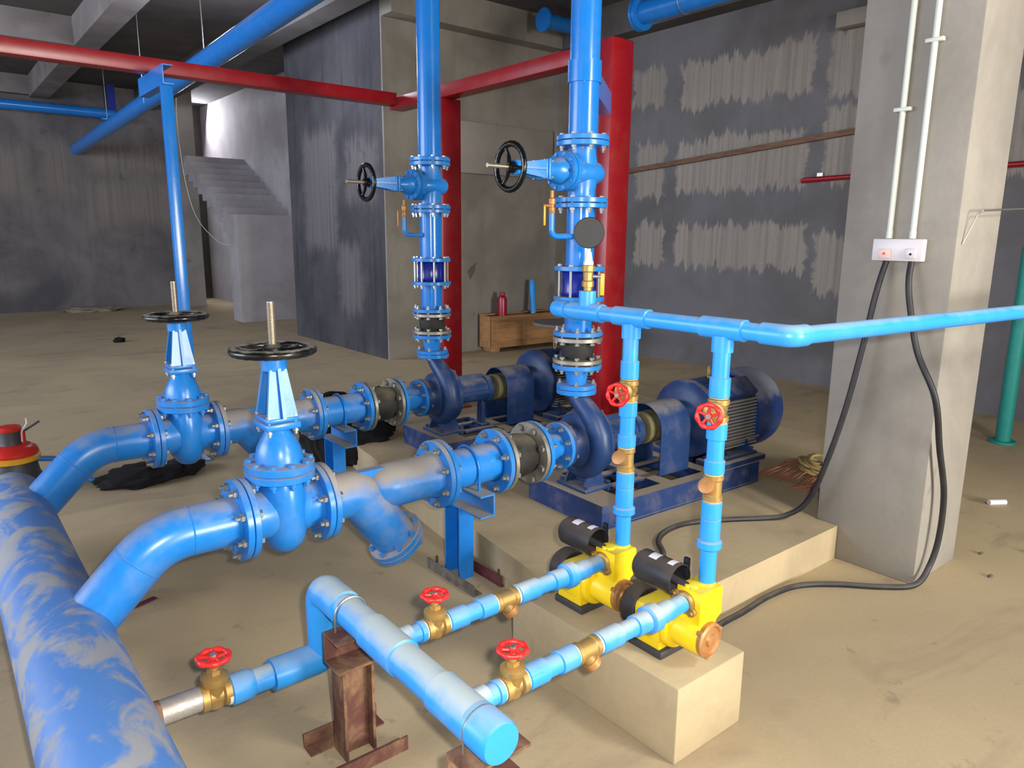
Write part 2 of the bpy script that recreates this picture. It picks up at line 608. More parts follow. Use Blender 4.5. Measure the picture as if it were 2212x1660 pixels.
def bolt_mesh(L, r=0.0085, mat='steel'):
    key = (round(L, 3), r, mat)
    if key not in _bolt:
        b = MB()
        b.hex(r * 1.75, L / 2, L / 2 + r * 1.3)
        b.hex(r * 1.75, -L / 2 - r * 1.5, -L / 2)
        b.lathe([(r, -L / 2 - r * 3.2), (r, L / 2 + 0.001)], None, 6)
        _bolt[key] = b.mesh('bolt', M[mat], 30)
    return _bolt[key]


def bolts(parent, m, R_, n, L, r=0.0085, phase=0.5, mat='steel'):
    me = bolt_mesh(L, r, mat)
    for i in range(n):
        a = 2 * PI * (i + phase) / n
        put('bolt', me, parent, m @ T(R_ * math.cos(a), R_ * math.sin(a), 0))


def flange(mb, m, r, t, d):
    """disc of radius r from 0 to d*t along local z of m (d=+1/-1)"""
    z0, z1 = (0, t) if d > 0 else (-t, 0)
    mb.disc(r, z0, z1, m)


# ================================================================== SETTING
st = struct('floor', MB().box((-9, -14, -0.3), (14, 18, 0)), M['floor'])
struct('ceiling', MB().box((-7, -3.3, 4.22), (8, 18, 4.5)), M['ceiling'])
struct('wall_right', MB().box((7.1, -3.05, 0), (7.4, 7.73, 4.22)), M['wall_right'])
struct('wall_back', MB().box((-7, 16.4, 0), (4.42, 16.7, 4.22)), M['wall_back'])
struct('wall_front', MB().box((4.33, 7.73, 0), (7.4, 7.76, 4.22)), M['wall_front'])
struct('wall_left', MB().box((4.33, 7.76, 0), (4.63, 10.5, 4.22)), M['wall_block'])
struct('wall_stair', MB().box((5.30, 10.2, 0), (5.55, 18.0, 4.22)), M['stair'])
struct('wall_far', MB().box((4.42, 17.7, 0), (5.30, 18.0, 4.22)), M['ceiling'])
struct('trim_1', MB().box((4.18, 15.9, 0), (4.62, 16.4, 4.22)), M['column'])
struct('trim_2', MB().bbox((5.36, 7.655, 2.25), (6.86, 7.73, 2.86), 0.006), M['panel'])
struct('trim_3', MB().box((6.885, 7.60, 0), (7.1, 7.73, 3.87)), M['wall_front'])
struct('wall_rear_added', MB().box((-7, -3.3, 0), (1.5, -3.05, 4.22)).box((4.7, -3.3, 0), (7.4, -3.05, 4.22)).box((1.5, -3.3, 3.0), (4.7, -3.05, 4.22)), M['wall_front'])  # unseen wall, added with its doorway to let the rear fill in
# ceiling beams
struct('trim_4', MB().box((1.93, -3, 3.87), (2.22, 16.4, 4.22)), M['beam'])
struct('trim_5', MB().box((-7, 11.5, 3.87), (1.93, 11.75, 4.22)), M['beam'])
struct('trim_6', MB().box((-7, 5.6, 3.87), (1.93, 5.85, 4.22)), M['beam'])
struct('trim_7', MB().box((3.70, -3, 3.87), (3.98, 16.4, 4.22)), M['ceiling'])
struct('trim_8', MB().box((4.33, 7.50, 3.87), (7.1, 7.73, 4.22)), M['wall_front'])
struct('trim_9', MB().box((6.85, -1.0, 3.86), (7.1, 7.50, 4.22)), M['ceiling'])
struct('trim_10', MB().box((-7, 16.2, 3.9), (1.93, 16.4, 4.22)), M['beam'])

# column
cmb = MB()
cmb.bbox((3.25, 1.20, 0), (3.69, 1.665, 4.22), 0.006)
struct('trim_11', cmb, M['column'])

# plinths
pl = struct('trim_12', MB().bbox((1.53, 1.135, 0), (1.852, 1.88, 0.245), 0.006), M['plinth'])
poly = [(1.854, 1.557), (3.246, 1.557), (3.246, 1.672), (4.7, 1.672), (4.7, 4.9), (2.16, 4.9), (1.768, 1.884), (1.854, 1.884)]
struct('trim_13', MB().prism(poly, 0, 0.165), M['plinth'])

# stair: landing block and flight that climbs away from it
sm = MB()
sm.box((4.22, 12.55, 0), (5.30, 13.0, 1.80))
for i in range(9):
    y0 = 13.0 + i * 0.26
    z1 = 1.80 + (i + 1) * 0.125
    sm.box((4.22, y0, max(0, z1 - 0.36 - 0.06 * (i < 1))), (5.30, y0 + 0.262, z1))
struct('trim_14', sm, M['stair'])

# ================================================================== SUCTION HEADER
Y1, Y2, Z0 = 2.46, 3.74, 0.520
DX = 0.017                      # the second line stands this much further along
hd = thing('suction_header', 'thick dusty blue header pipe running along the left edge on the floor', 'pipe', (0.213, 2.0, 0.256))
b = MB()
prof = [(0.137, -4.2), (0.137, 2.0)]
for i in range(1, 9):
    a = PI / 2 * i / 8
    prof.append((0.137 * math.cos(a) if i < 8 else 0, 2.0 + 0.075 * math.sin(a)))
b.lathe(prof, AX((0, 1, 0)), 48)
b.build('pipe_barrel', M['header'], hd)
for y in (-1.7, 0.9):
    s_ = MB()
    s_.box((-0.09, y - 0.04, -0.256), (0.09, y + 0.04, -0.136))
    s_.build('saddle', M['greysteel'], hd)


def weld(parent, m, r, mat='blue'):
    MB().torus(r, 0.003, m, 32, 6).build('weld_ring', M[mat], parent)


J = [0.776, 1.070, 1.591, 1.898, 2.105, 2.282]       # flange joints along the line
G = 0.0015                                          # half gasket


def suction_elbow(Y, dx, label):
    x1 = J[0] + dx
    t = thing('suction_elbow', label, 'pipe', (0.60 + dx, Y, Z0))
    o = Vector((0.60 + dx, 0, Z0))
    ex = x1 - G - o.x
    c = Vector((-0.094, 0, 0))
    end = c + Vector((-0.7071, 0, -0.7071)) * ((0.60 + dx - 0.094 - 0.262) / 0.7071)
    pts = fillet([(ex, 0, 0), c, end], 0.229, 14)
    b = MB()
    b.tube(pts, 0.084, 40)
    b.build('pipe_bend', M['blue'], t)
    f = MB()
    flange(f, X_at(ex), 0.143, 0.022, -1)
    f.build('flange', M['blue'], t)
    weld(t, X_at(0.0), 0.0835)
    weld(t, AX((-0.7071, 0, -0.7071), c + Vector((-0.7071, 0, -0.7071)) * 0.095), 0.0835)
    return t


suction_elbow(Y1, 0, 'blue pipe elbow rising from the header to the nearer suction valve')
suction_elbow(Y2, DX, 'blue pipe elbow rising from the header to the farther suction valve')


# ------------------------------------------------------------------ gate valve with rising stem
def handwheel(parent, z, R_, r, s, mat='black', wav=0.05, spokes=3, ph=0.4):
    b = MB()
    b.torus(R_ - r, r, T(0, 0, z), 60, 12, wav, 24, 0.85)
    b.lathe([(0.018 * s, z - 0.022 * s), (0.034 * s, z - 0.022 * s), (0.034 * s, z + 0.012 * s), (0.024 * s, z + 0.022 * s), (0.018 * s, z + 0.022 * s), (0.018 * s, z - 0.022 * s)], None, 20)
    for k in range(spokes):
        a = 2 * PI * k / spokes + ph
        c_, s_ = math.cos(a), math.sin(a)
        pts = [(c_ * q * R_, s_ * q * R_, z + dz * s) for q, dz in ((0.20, -0.004), (0.45, -0.010), (0.7, -0.006), (0.92, 0.0))]
        b.tube(pts, [r * 0.72, r * 0.66, r * 0.62, r * 0.78], 10)
    return b.build('handwheel', M[mat], parent)


def threaded(b, r, z0, z1, pitch, m=None, n=14):
    prof = [(0, z0), (r * 0.85, z0)]
    k = int((z1 - z0) / pitch)
    for i in range(k):
        prof += [(r, z0 + (i + 0.35) * pitch), (r, z0 + (i + 0.6) * pitch), (r * 0.86, z0 + (i + 1) * pitch)]
    prof += [(r * 0.85, z1), (0, z1)]
    b.lathe(prof, m, n)


def gate_valve(label, loc, rot, s, f2f, rf, nb, phase, wheelmat='black', group=None, dirty=True):
    t = thing('gate_valve', label, 'valve', loc, rot, group)
    mat = M['blue']
    h = f2f / 2 - G
    b = MB()
    prof = [(0.0, -0.148), (0.05, -0.146), (0.075, -0.130), (0.098, -0.10), (0.110, -0.055), (0.114, 0.0), (0.112, 0.06), (0.104, 0.105), (0.096, 0.128), (0, 0.128)]
    b.lathe([(r * s, z * s) for r, z in prof], None, 40, 0.74, 1.0)
    for sg in (-1, 1):
        b.lathe([(0.100 * s, 0.0), (0.094 * s, h * 0.35), (0.086 * s, h * 0.6), (0.088 * s, h * 0.8), (0.10 * s, h - 0.02)], X_at(0) if sg > 0 else AX((-1, 0, 0)), 36)
    b.build('valve_body', mat, t)
    for sg in (-1, 1):
        f = MB()
        flange(f, X_at(sg * h), rf, 0.022, -sg)
        f.build('flange', mat, t)
    # gaskets and the through bolts of both end flanges
    for sg in (-1, 1):
        MB().disc(rf * 0.80, -G, G, X_at(sg * (h + G)), 32, 0.0002).build('gasket', M['gasket'], t)
        bolts(t, X_at(sg * (h + G)), rf * 0.84, nb, 0.048 if s > 0.9 else 0.044, 0.0088 if s > 0.9 else 0.0068, phase)
    bf = MB()
    bf.lathe([(0.128 * s, 0.128 * s), (0.133 * s, 0.131 * s), (0.133 * s, 0.152 * s), (0.128 * s, 0.155 * s)], None, 40, 0.90, 1.0)
    bf.lathe([(0.112 * s, 0.155 * s), (0.112 * s, 0.1585 * s)], None, 32, 0.86, 1.0)
    bf.lathe([(0.128 * s, 0.1585 * s), (0.133 * s, 0.161 * s), (0.133 * s, 0.184 * s), (0.127 * s, 0.187 * s)], None, 40, 0.90, 1.0)
    bf.build('bonnet_flange', mat, t)
    me = bolt_mesh(0.060 * s, 0.0075 * s, 'blue')
    for i in range(10):
        a = 2 * PI * (i + 0.5) / 10
        put('bonnet_bolt', me, t, T(0.115 * s * 0.90 * math.cos(a), 0.115 * s * math.sin(a), 0.1575 * s))
    bn = MB()
    bn.lathe([(r * s, z * s) for r, z in [(0.092, 0.187), (0.090, 0.205), (0.083, 0.235), (0.068, 0.265), (0.052, 0.288), (0.044, 0.305), (0.052, 0.312)]], None, 36, 0.9, 1.0)
    bn.build('bonnet', mat, t)
    gl = MB()
    gl.bbox((-0.062 * s, -0.066 * s, 0.310 * s), (0.062 * s, 0.066 * s, 0.334 * s), 0.006 * s)
    gl.bbox((-0.058 * s, -0.062 * s, 0.336 * s), (0.058 * s, 0.062 * s, 0.352 * s), 0.005 * s)
    gl.build('gland_plate', mat, t)
    me = bolt_mesh(0.046 * s, 0.006 * s, 'steel')
    for sx in (-1, 1):
        for sy in (-1, 1):
            put('gland_bolt', me, t, T(sx * 0.047 * s, sy * 0.050 * s, 0.331 * s))
    yk = MB()
    for sy in (-1, 1):
        # tapering leg: wide plate with an outer rib
        lo = [(-0.054, 0.044), (0.054, 0.044), (0.054, 0.058), (-0.054, 0.058)]
        hi = [(-0.030, 0.022), (0.030, 0.022), (0.030, 0.038), (-0.030, 0.038)]
        yk.rings([[(x * s, sy * y * s, 0.352 * s) for x, y in lo], [(x * s, sy * y * s, 0.520 * s) for x, y in hi]])
        lo = [(-0.006, 0.056), (0.006, 0.056), (0.006, 0.076), (-0.006, 0.076)]
        hi = [(-0.006, 0.034), (0.006, 0.034), (0.006, 0.048), (-0.006, 0.048)]
        yk.rings([[(x * s, sy * y * s, 0.352 * s) for x, y in lo], [(x * s, sy * y * s, 0.525 * s) for x, y in hi]])
    yk.lathe([(0.030 * s, 0.505 * s), (0.044 * s, 0.515 * s), (0.044 * s, 0.552 * s), (0.030 * s, 0.556 * s)], None, 24)
    yk.build('yoke', mat, t)
    stm = MB()
    stm.lathe([(0.012 * s, 0.30 * s), (0.012 * s, 0.56 * s)], None, 14)
    threaded(stm, 0.0145 * s, 0.555 * s, 0.750 * s, 0.0058 * s)
    stm.build('stem', M['thread'], t)
    handwheel(t, 0.583 * s, 0.148 * s, 0.0185 * s, s, wheelmat)
    return t


GV = gate_valve('large blue gate valve on the nearer suction line, dusty black handwheel on top', ((J[0] + J[1]) / 2, Y1, Z0), (0, 0, 0), 1.0, J[1] - J[0], 0.143, 8, 0.5)
dup(GV, 'large blue gate valve on the farther suction line, dusty black handwheel on top', ((J[0] + J[1]) / 2 + DX, Y2, Z0))

# ------------------------------------------------------------------ Y strainer
def strainer(label, x0, x1, Y):
    t = thing('strainer', label, 'strainer', ((x0 + x1) / 2, Y, Z0))
    h = (x1 - x0) / 2 - G
    b = MB()
    a0 = Vector((-h, 0, 0))
    d = Vector((0.195, 0, -0.262)).normalized()
    leg0 = Vector((-0.122, 0, 0.010))
    pts = fillet([(-h + 0.018, 0, 0), Vector((-0.118, 0, 0)), leg0 + d * 0.29], 0.06, 10)
    b.tube(pts, [0.089] * len(pts), 44)
    b.lathe([(0, -0.09), (0.05, -0.075), (0.075, -0.045), (0.088, 0.0), (0.090, 0.06), (0.088, 0.18), (0.10, h - 0.035)], X_at(0.015), 44)
    b.build('strainer_body', M['blue_dusty'], t)
    wbm = MB()
    wbm.prism([(-0.11, 0.083), (0.085, 0.083), (0.085, 0.0), (-0.11, 0.0)], -0.020, 0.020, Matrix(((1, 0, 0, 0), (0, 0, -1, 0), (0, 1, 0, 0), (0, 0, 0, 1))))
    wbm.build('web', M['blue'], t)
    cp = MB()
    cp.disc(0.118, 0.285, 0.306, AX(d, leg0), 44)
    cp.disc(0.112, 0.306, 0.3085, AX(d, leg0), 44, 0.0005)
    cp.disc(0.118, 0.3085, 0.330, AX(d, leg0), 44)
    cp.build('strainer_cover', M['blue_dusty'], t)
    bolts(t, AX(d, leg0) @ T(0, 0, 0.307), 0.103, 8, 0.046, 0.0065, 0.5, 'blue')
    for sg in (-1, 1):
        f = MB()
        flange(f, X_at(sg * h), 0.143, 0.022, -sg)
        f.build('flange', M['blue_dusty'], t)
    MB().disc(0.115, -G, G, X_at(h + G), 32, 0.0002).build('gasket', M['gasket'], t)
    bolts(t, X_at(h + G), 0.120, 8, 0.048, 0.0088, 0.5)
    return t


ST = strainer('dusty blue strainer with slanting capped leg on the nearer suction line', J[1], J[2], Y1)
dup(ST, 'dusty blue strainer partly hidden behind the nearer gate valve', ((J[1] + J[2]) / 2 + DX, Y2, Z0))

# ------------------------------------------------------------------ spool
def spool(label, x0, x1, Y):
    t = thing('flanged_spool', label, 'pipe', ((x0 + x1) / 2, Y, Z0))
    h = (x1 - x0) / 2 - G
    MB().lathe([(0.084, -h), (0.084, h)], X_at(0), 40).build('pipe_barrel', M['blue'], t)
    for sg in (-1, 1):
        f = MB()
        flange(f, X_at(sg * h), 0.143, 0.022, -sg)
        f.lathe([(0.0845, 0), (0.092, 0.0)], X_at(sg * (h - 0.024)), 36)
        f.build('flange', M['blue'], t)
    return t


SP = spool('short blue flanged pipe resting on the nearer blue support', J[2], J[3], Y1)
dup(SP, 'short blue flanged pipe resting on the farther blue support', ((J[2] + J[3]) / 2 + DX, Y2, Z0))


# ------------------------------------------------------------------ rubber joints
def rubber_joint(label, loc, rot, L, rf, rb, nb, br, phase=0.5):
    """local X along the pipe"""
    t = thing('rubber_joint', label, 'joint', loc, rot)
    h = L / 2 - G
    tk = 0.019
    for sg in (-1, 1):
        f = MB()
        f.lathe([(rb * 0.98, 0), (rf - 0.002, 0), (rf, 0.002), (rf, tk - 0.002), (rf - 0.002, tk), (rb * 0.98, tk), (rb * 0.98, 0)], X_at(sg * (h - 0.004)) @ (T(0, 0, -tk) if sg > 0 else T(0, 0, 0)), 44)
        f.build('loose_flange', M['flangegrey'], t)
        MB().disc(rf * 0.86, -0.004, 0.0, X_at(sg * h) if sg > 0 else X_at(-h + 0.004), 36, 0.0004).build('rubber_lip', M['gasket'], t)
    prof = []
    for i in range(17):
        u = -1 + i / 8
        prof.append((rb * (0.97 + 0.20 * (1 - u * u) ** 0.8), u * (h - 0.006)))
    MB().lathe(prof, X_at(0), 40).build('bellows', M['rubber'], t)
    for sg in (-1, 1):
        bolts(t, X_at(sg * (h - 0.003)) @ (Matrix.Rotation(PI, 4, 'X') if sg > 0 else Matrix.Identity(4)), rf * 0.84, nb, 0.050, br, phase)
    return t


RJ = rubber_joint('black rubber joint between grey flanges on the nearer suction line', ((J[3] + J[4]) / 2, Y1, Z0), (0, 0, 0), J[4] - J[3], 0.143, 0.086, 8, 0.0095)
dup(RJ, 'black rubber joint between grey flanges on the farther suction line', ((J[3] + J[4]) / 2 + DX, Y2, Z0))


def reducer(label, loc, rot, L, r0, r1, f0, f1, nb, br, phase=0.5):
    """local X: r0/f0 at -L/2, r1/f1 at +L/2"""
    t = thing('pipe_reducer', label, 'pipe', loc, rot)
    h = L / 2 - G
    MB().lathe([(r0, -h), (r0, -h * 0.55), ((r0 + r1) / 2, 0.0), (r1, h * 0.55), (r1, h)], X_at(0), 40).build('cone', M['blue'], t)
    for sg, rf in ((-1, f0), (1, f1)):
        f = MB()
        flange(f, X_at(sg * h), rf, 0.021, -sg)
        f.build('flange', M['blue'], t)
    MB().disc(f1 * 0.82, -G, G, X_at(h + G), 32, 0.0002).build('gasket', M['gasket'], t)
    bolts(t, X_at(h + G), f1 * 0.84, nb, 0.046, br, phase)
    return t


RD = reducer('blue reducer between rubber joint and nearer pump inlet', ((J[4] + J[5]) / 2, Y1, Z0), (0, 0, 0), J[5] - J[4], 0.083, 0.062, 0.143, 0.114, 8, 0.0075)
dup(RD, 'blue reducer between rubber joint and farther pump inlet', ((J[4] + J[5]) / 2 + DX, Y2, Z0))


# ------------------------------------------------------------------ channel helpers
def channel(mb, m, L, hgt, wid, tf=0.008, tw=0.007):
    """C section: web in plane x=wid, opening towards -x, length along +z of m, height along y"""
    out = [(0, 0), (wid, 0), (wid, hgt), (0, hgt), (0, hgt - tf), (wid - tw, hgt - tf), (wid - tw, tf), (0, tf)]
    mb.prism(out, 0, L, m)
    return mb


def ibeam(mb, m, L, hgt, wid, tf=0.009, tw=0.008):
    a, c = wid / 2, hgt / 2
    t2 = tw / 2
    out = [(-a, -c), (a, -c), (a, -c + tf), (t2, -c + tf), (t2, c - tf), (a, c - tf), (a, c), (-a, c), (-a, c - tf), (-t2, c - tf), (-t2, -c + tf), (-a, -c + tf)]
    mb.prism(out, 0, L, m)
    return mb


YDIR = Matrix(((1, 0, 0, 0), (0, 0, 1, 0), (0, 1, 0, 0), (0, 0, 0, 1)))    # section x->X, y->Z, length->Y
XDIR = Matrix(((0, 0, 1, 0), (1, 0, 0, 0), (0, 1, 0, 0), (0, 0, 0, 1)))    # section x->Y, y->Z, length->X


# ------------------------------------------------------------------ blue pipe supports
def pipe_support(label, x, Y):
    """x = web side of the channels"""
    t = thing('pipe_support', label, 'support', (x, Y, 0))
    ztop = Z0 - 0.084
    b = MB()
    channel(b, T(-0.075, -0.155, ztop - 0.10) @ YDIR, 0.32, 0.10, 0.075)
    b.build('cross_channel', M['blue_dusty'], t)
    p = MB()
    channel(p, T(-0.075, 0.0, 0.0), ztop - 0.10, 0.115, 0.075)
    p.build('post', M['blue_clean'], t)
    for (px, mt) in ((-0.115, 'greysteel'), (0.03, 'redprimer')):
        a = MB()
        a.box((px, -0.16, 0), (px + 0.006, 0.20, 0.05))
        a.box((px, -0.16, 0), (px + 0.045, 0.20, 0.006))
        a.build('base_angle', M[mt], t)
    for q in ((-0.09, 0.16), (0.05, -0.12)):
        a = MB()
        a.cyl((q[0], q[1], 0), (q[0], q[1], 0.065), 0.006, 8)
        a.hex(0.013, 0.010, 0.022, T(q[0], q[1], 0))
        a.build('anchor_bolt', M['rust'], t)
    u = MB()
    pts = [(-0.035, -0.091, -0.11)] + [(-0.035, -0.091 * math.cos(PI * i / 20), 0.091 * math.sin(PI * i / 20)) for i in range(21)] + [(-0.035, 0.091, -0.11)]
    u.tube([(p_[0], p_[1], p_[2] + Z0) for p_ in pts], 0.0065, 10)
    u.build('u_bolt', M['blue_clean'], t)
    return t


PS = pipe_support('blue channel support standing on the floor under the nearer suction line', 1.775, Y1)
dup(PS, 'blue channel support under the farther suction line, black bag behind it', (1.775 + DX, Y2, 0))


# ================================================================== PUMP SET
def pump_set(label, x, Y, rz):
    zb = 0.165
    t = thing('pump_set', label, 'pump', (x, Y, zb), (0, 0, rz))
    za = Z0 - zb                      # shaft height above plinth
    zt = 0.120                        # top of base frame
    navy = M['navy']
    # base frame (origin = pump discharge axis on plinth)
    fr = MB()
    x0, x1, w0, w1 = -0.065, 1.13, 0.27, 0.27
    fr.box((x0, -w0, 0), (x0 + 0.075, w0, zt))
    fr.box((x1 - 0.06, -w0, 0), (x1, w0, zt))
    for sy in (-1, 1):
        ya, yb = sorted((sy * w0, sy * (w0 - 0.065)))
        fr.box((x0 + 0.075, ya, zt - 0.012), (x1 - 0.06, yb, zt))
        yc, yd = sorted((sy * (w0 - 0.006), sy * (w0 - 0.016)))
        fr.box((x0 + 0.075, yc, 0.010), (x1 - 0.06, yd, zt - 0.012))
        fr.box((x0 + 0.075, ya, 0), (x1 - 0.06, yb, 0.010))
    fr.box((x0 + 0.075, -w0 + 0.065, zt - 0.012), (x0 + 0.16, w0 - 0.065, zt))
    fr.box((0.40, -w0 + 0.065, zt - 0.075), (0.48, w0 - 0.065, zt))
    fr.box((0.72, -w0 + 0.065, zt - 0.075), (0.80, w0 - 0.065, zt))
    fr.box((0.17, -0.10, zt - 0.012), (0.72, -0.055, zt))
    fr.box((0.17, 0.055, zt - 0.012), (0.72, 0.10, zt))
    fr.build('base_frame', M['navy_dusty'], t)
    # casing
    c = MB()
    c.lathe([(0.114, -0.098), (0.114, -0.078), (0.070, -0.076), (0.072, -0.055), (0.090, -0.03), (0.118, -0.012), (0.140, 0.0), (0.150, 0.03), (0.150, 0.075), (0.06, 0.09)], X_at(0.0, 0, za), 44)
    c.build('pump_casing', navy, t)
    v = MB()
    pts, rad = [], []
    for i in range(31):
        u = i / 30
        a = math.radians(118 + u * 232)
        R_ = 0.118 + 0.030 * u
        pts.append((0.035, R_ * math.sin(a - PI / 2) * -1.0 * -1.0 * (1 if True else 0), 0))
        pts[-1] = (0.035, -R_ * math.cos(a + PI), za + R_ * math.sin(a) * 1.0)
        rad.append(0.030 + 0.024 * u)
    # the scroll opens on the near side and swings up into the discharge neck
    pts2 = []
    for i in range(31):
        u = i / 30
        a = math.radians(75 - u * 255)          # top -> far side(+y) -> bottom -> near side(-y)
        R_ = 0.120 + 0.026 * u
        pts2.append((0.035, R_ * math.cos(a), za + R_ * math.sin(a)))
    neck = [(0.033, -0.138, za + 0.055), (0.026, -0.112, za + 0.115), (0.016, -0.070, za + 0.165), (0.006, -0.028, za + 0.205), (0.0, 0.0, za + 0.245)]
    v.tube(pts2 + neck, rad + [0.055, 0.054, 0.050, 0.046, 0.045], 18)
    v.build('volute', navy, t)
    rg = MB()
    rg.disc(0.172, 0.078, 0.094, X_at(0, 0, za), 44)
    rg.disc(0.165, 0.096, 0.112, X_at(0, 0, za), 44)
    rg.build('casing_cover', navy, t)
    bolts(t, X_at(0.096, 0, za), 0.158, 8, 0.030, 0.006, 0.5, 'navy')
    df = MB()
    df.disc(0.095, -0.022, 0.0, T(0, 0, 0.788 - G - zb), 40)
    df.build('discharge_flange', M['blue'], t)
    # foot under the casing: pad, web and two ribs
    ft = MB()
    ft.bbox((-0.02, -0.105, zt), (0.165, 0.105, zt + 0.016), 0.003)
    ft.prism([(-0.070, 0.0), (0.070, 0.0), (0.085, za - zt - 0.10), (-0.085, za - zt - 0.10)], 0.06, 0.078, T(0, 0, zt + 0.016) @ Matrix(((0, 0, 1, 0), (1, 0, 0, 0), (0, 1, 0, 0), (0, 0, 0, 1))))
    for sy in (-1, 1):
        ft.prism([(0.0, 0.0), (0.145, 0.0), (0.085, 0.12), (0.055, 0.12)], -0.006, 0.006, T(0, sy * 0.068, zt + 0.016) @ Matrix(((1, 0, 0, 0), (0, 0, -1, 0), (0, 1, 0, 0), (0, 0, 0, 1))))
    ft.build('pump_foot', navy, t)
    me = bolt_mesh(0.030, 0.007, 'navy')
    for bx in (0.0, 0.147):
        for by in (-0.088, 0.088):
            put('foot_bolt', me, t, T(bx, by, zt + 0.010))
    # bearing bracket
    bb = MB()
    bb.lathe([(0.130, 0.112), (0.118, 0.135), (0.082, 0.155), (0.078, 0.20), (0.078, 0.36), (0.088, 0.365), (0.088, 0.40), (0.050, 0.412), (0.020, 0.415), (0.020, 0.50)], X_at(0, 0, za), 36)
    bb.box((0.14, -0.012, za + 0.05), (0.36, 0.012, za + 0.100))
    bb.box((0.14, -0.100, za - 0.012), (0.36, 0.100, za + 0.012))
    bb.build('bearing_bracket', navy, t)
    lg = MB()
    lg.prism([(-0.030, 0), (0.030, 0), (0.022, za - zt - 0.075), (-0.022, za - zt - 0.075)], 0.345, 0.372, T(0, 0, zt) @ Matrix(((0, 0, 1, 0), (1, 0, 0, 0), (0, 1, 0, 0), (0, 0, 0, 1))))
    lg.bbox((0.325, -0.05, zt), (0.395, 0.05, zt + 0.012), 0.003)
    lg.build('bracket_leg', navy, t)
    # coupling and its arched guard
    cp = MB()
    cp.lathe([(0.070, 0.44), (0.085, 0.445), (0.085, 0.50), (0.06, 0.503), (0.06, 0.51), (0.085, 0.513), (0.085, 0.57), (0.07, 0.575)], X_at(0, 0, za), 30)
    cp.build('coupling', M['olive'], t)
    g = MB()
    gw, gx0, gx1, th = 0.128, 0.475, 0.700, 0.004
    arc = [(-gw, zt)] + [(-gw * math.cos(PI * i / 20), za + gw * math.sin(PI * i / 20)) for i in range(21)] + [(gw, zt)]
    inn = [(-gw + th, zt)] + [(-(gw - th) * math.cos(PI * i / 20), za + (gw - th) * math.sin(PI * i / 20)) for i in range(21)] + [(gw - th, zt)]
    pr = [(p_[0], p_[1]) for p_ in arc] + [(p_[0], p_[1]) for p_ in reversed(inn)]
    n = len(arc)
    vs_, fs = [], []
    for xx in (gx0, gx1):
        vs_ += [(xx, y, z) for y, z in arc] + [(xx, y, z) for y, z in inn]
    K = 2 * n
    for i in range(n - 1):
        fs += [(i, i + 1, K + i + 1, K + i), (n + i + 1, n + i, K + n + i, K + n + i + 1), (i, n + i, n + i + 1, i + 1), (K + i, K + i + 1, K + n + i + 1, K + n + i)]
    fs += [(0, K, K + n, n), (n - 1, 2 * n - 1, K + 2 * n - 1, K + n - 1)]
    g.add(vs_, fs)
    g.build('coupling_guard', navy, t)
    # motor (one part with its pieces below it)
    mo = MB()
    mx0, mx1, mr = 0.80, 1.20, 0.186
    mo.lathe([(0.05, 0.735), (0.06, 0.74), (0.10, 0.755), (0.165, 0.775), (0.205, 0.79), (0.215, 0.80), (0.215, 0.835), (0.195, 0.84), (mr, 0.845), (mr, mx1), (0.12, mx1 + 0.01)], X_at(0, 0, za), 52)
    motor = mo.build('motor', navy, t)
    fin = MB()
    fin.box((0.0, 0.0, -0.0036), (0.37, 0.034, 0.0036))
    fme = fin.mesh('fin', M['fin'])
    for sy in (-1, 1):
        for k in range(15):
            zz = -0.150 + k * 0.0185
            yy = math.sqrt(max(mr * mr - zz * zz, 0)) - 0.004
            ln = 0.205 - yy if abs(zz) < 0.12 else 0.19 - yy
            m_ = T(0.835, sy * yy, za + zz) @ Matrix.Diagonal((1, sy * max(ln, 0.02) / 0.034, 1, 1))
            put('fin', fme, motor, m_)
    ftop = MB()
    ftop.box((0.0, -0.0022, 0.0), (0.37, 0.0022, 0.028))
    fmt = ftop.mesh('fin', M['navy'])
    for k in range(9):
        yy = -0.076 + k * 0.019
        zz = math.sqrt(mr * mr - yy * yy) - 0.003
        put('fin', fmt, motor, T(0.835, yy, za + zz))
    cw = MB()
    cw.lathe([(0.217, 1.165), (0.226, 1.165), (0.232, 1.19), (0.232, 1.36), (0.225, 1.392), (0.205, 1.410), (0.06, 1.415)], X_at(0, 0, za), 56)
    cw.build('fan_cowl', M['navy_cowl'], motor)
    tb = MB()
    tb.bbox((0.93, -0.06, 0), (1.16, 0.06, 0.065), 0.01, Matrix.Translation((0, -0.128, za + 0.138)) @ Matrix.Rotation(math.radians(40), 4, 'X'))
    tb.build('terminal_box', navy, motor)
    ey = MB()
    ey.torus(0.026, 0.0048, T(0.99, 0, za + mr + 0.060) @ Matrix.Rotation(PI / 2, 4, 'X') @ Matrix.Rotation(0.5, 4, 'Y'), 24, 8)
    ey.cyl((0.99, 0, za + mr - 0.01), (0.99, 0, za + mr + 0.036), 0.009, 12)
    ey.build('lifting_eye', M['hemp'], motor, label='brass coloured lifting eye')
    for sy in (-1, 1):
        mf = MB()
        a0, a1 = sorted((sy * 0.115, sy * 0.225))
        mf.bbox((0.83, a0, zt + 0.028), (1.17, a1, zt + 0.044), 0.003)
        for xx in (0.86, 1.10):
            y0, y1 = sorted((sy * 0.125, sy * 0.205))
            mf.prism([(sy * 0.10, 0.0), (sy * 0.215, 0.0), (sy * 0.165, za - zt - 0.044 - 0.06), (sy * 0.10, za - zt - 0.044 - 0.02)], xx, xx + 0.02, T(0, 0, zt + 0.044) @ Matrix(((0, 0, 1, 0), (1, 0, 0, 0), (0, 1, 0, 0), (0, 0, 0, 1))))
        mf.build('motor_foot', navy, motor)
    mp = MB()
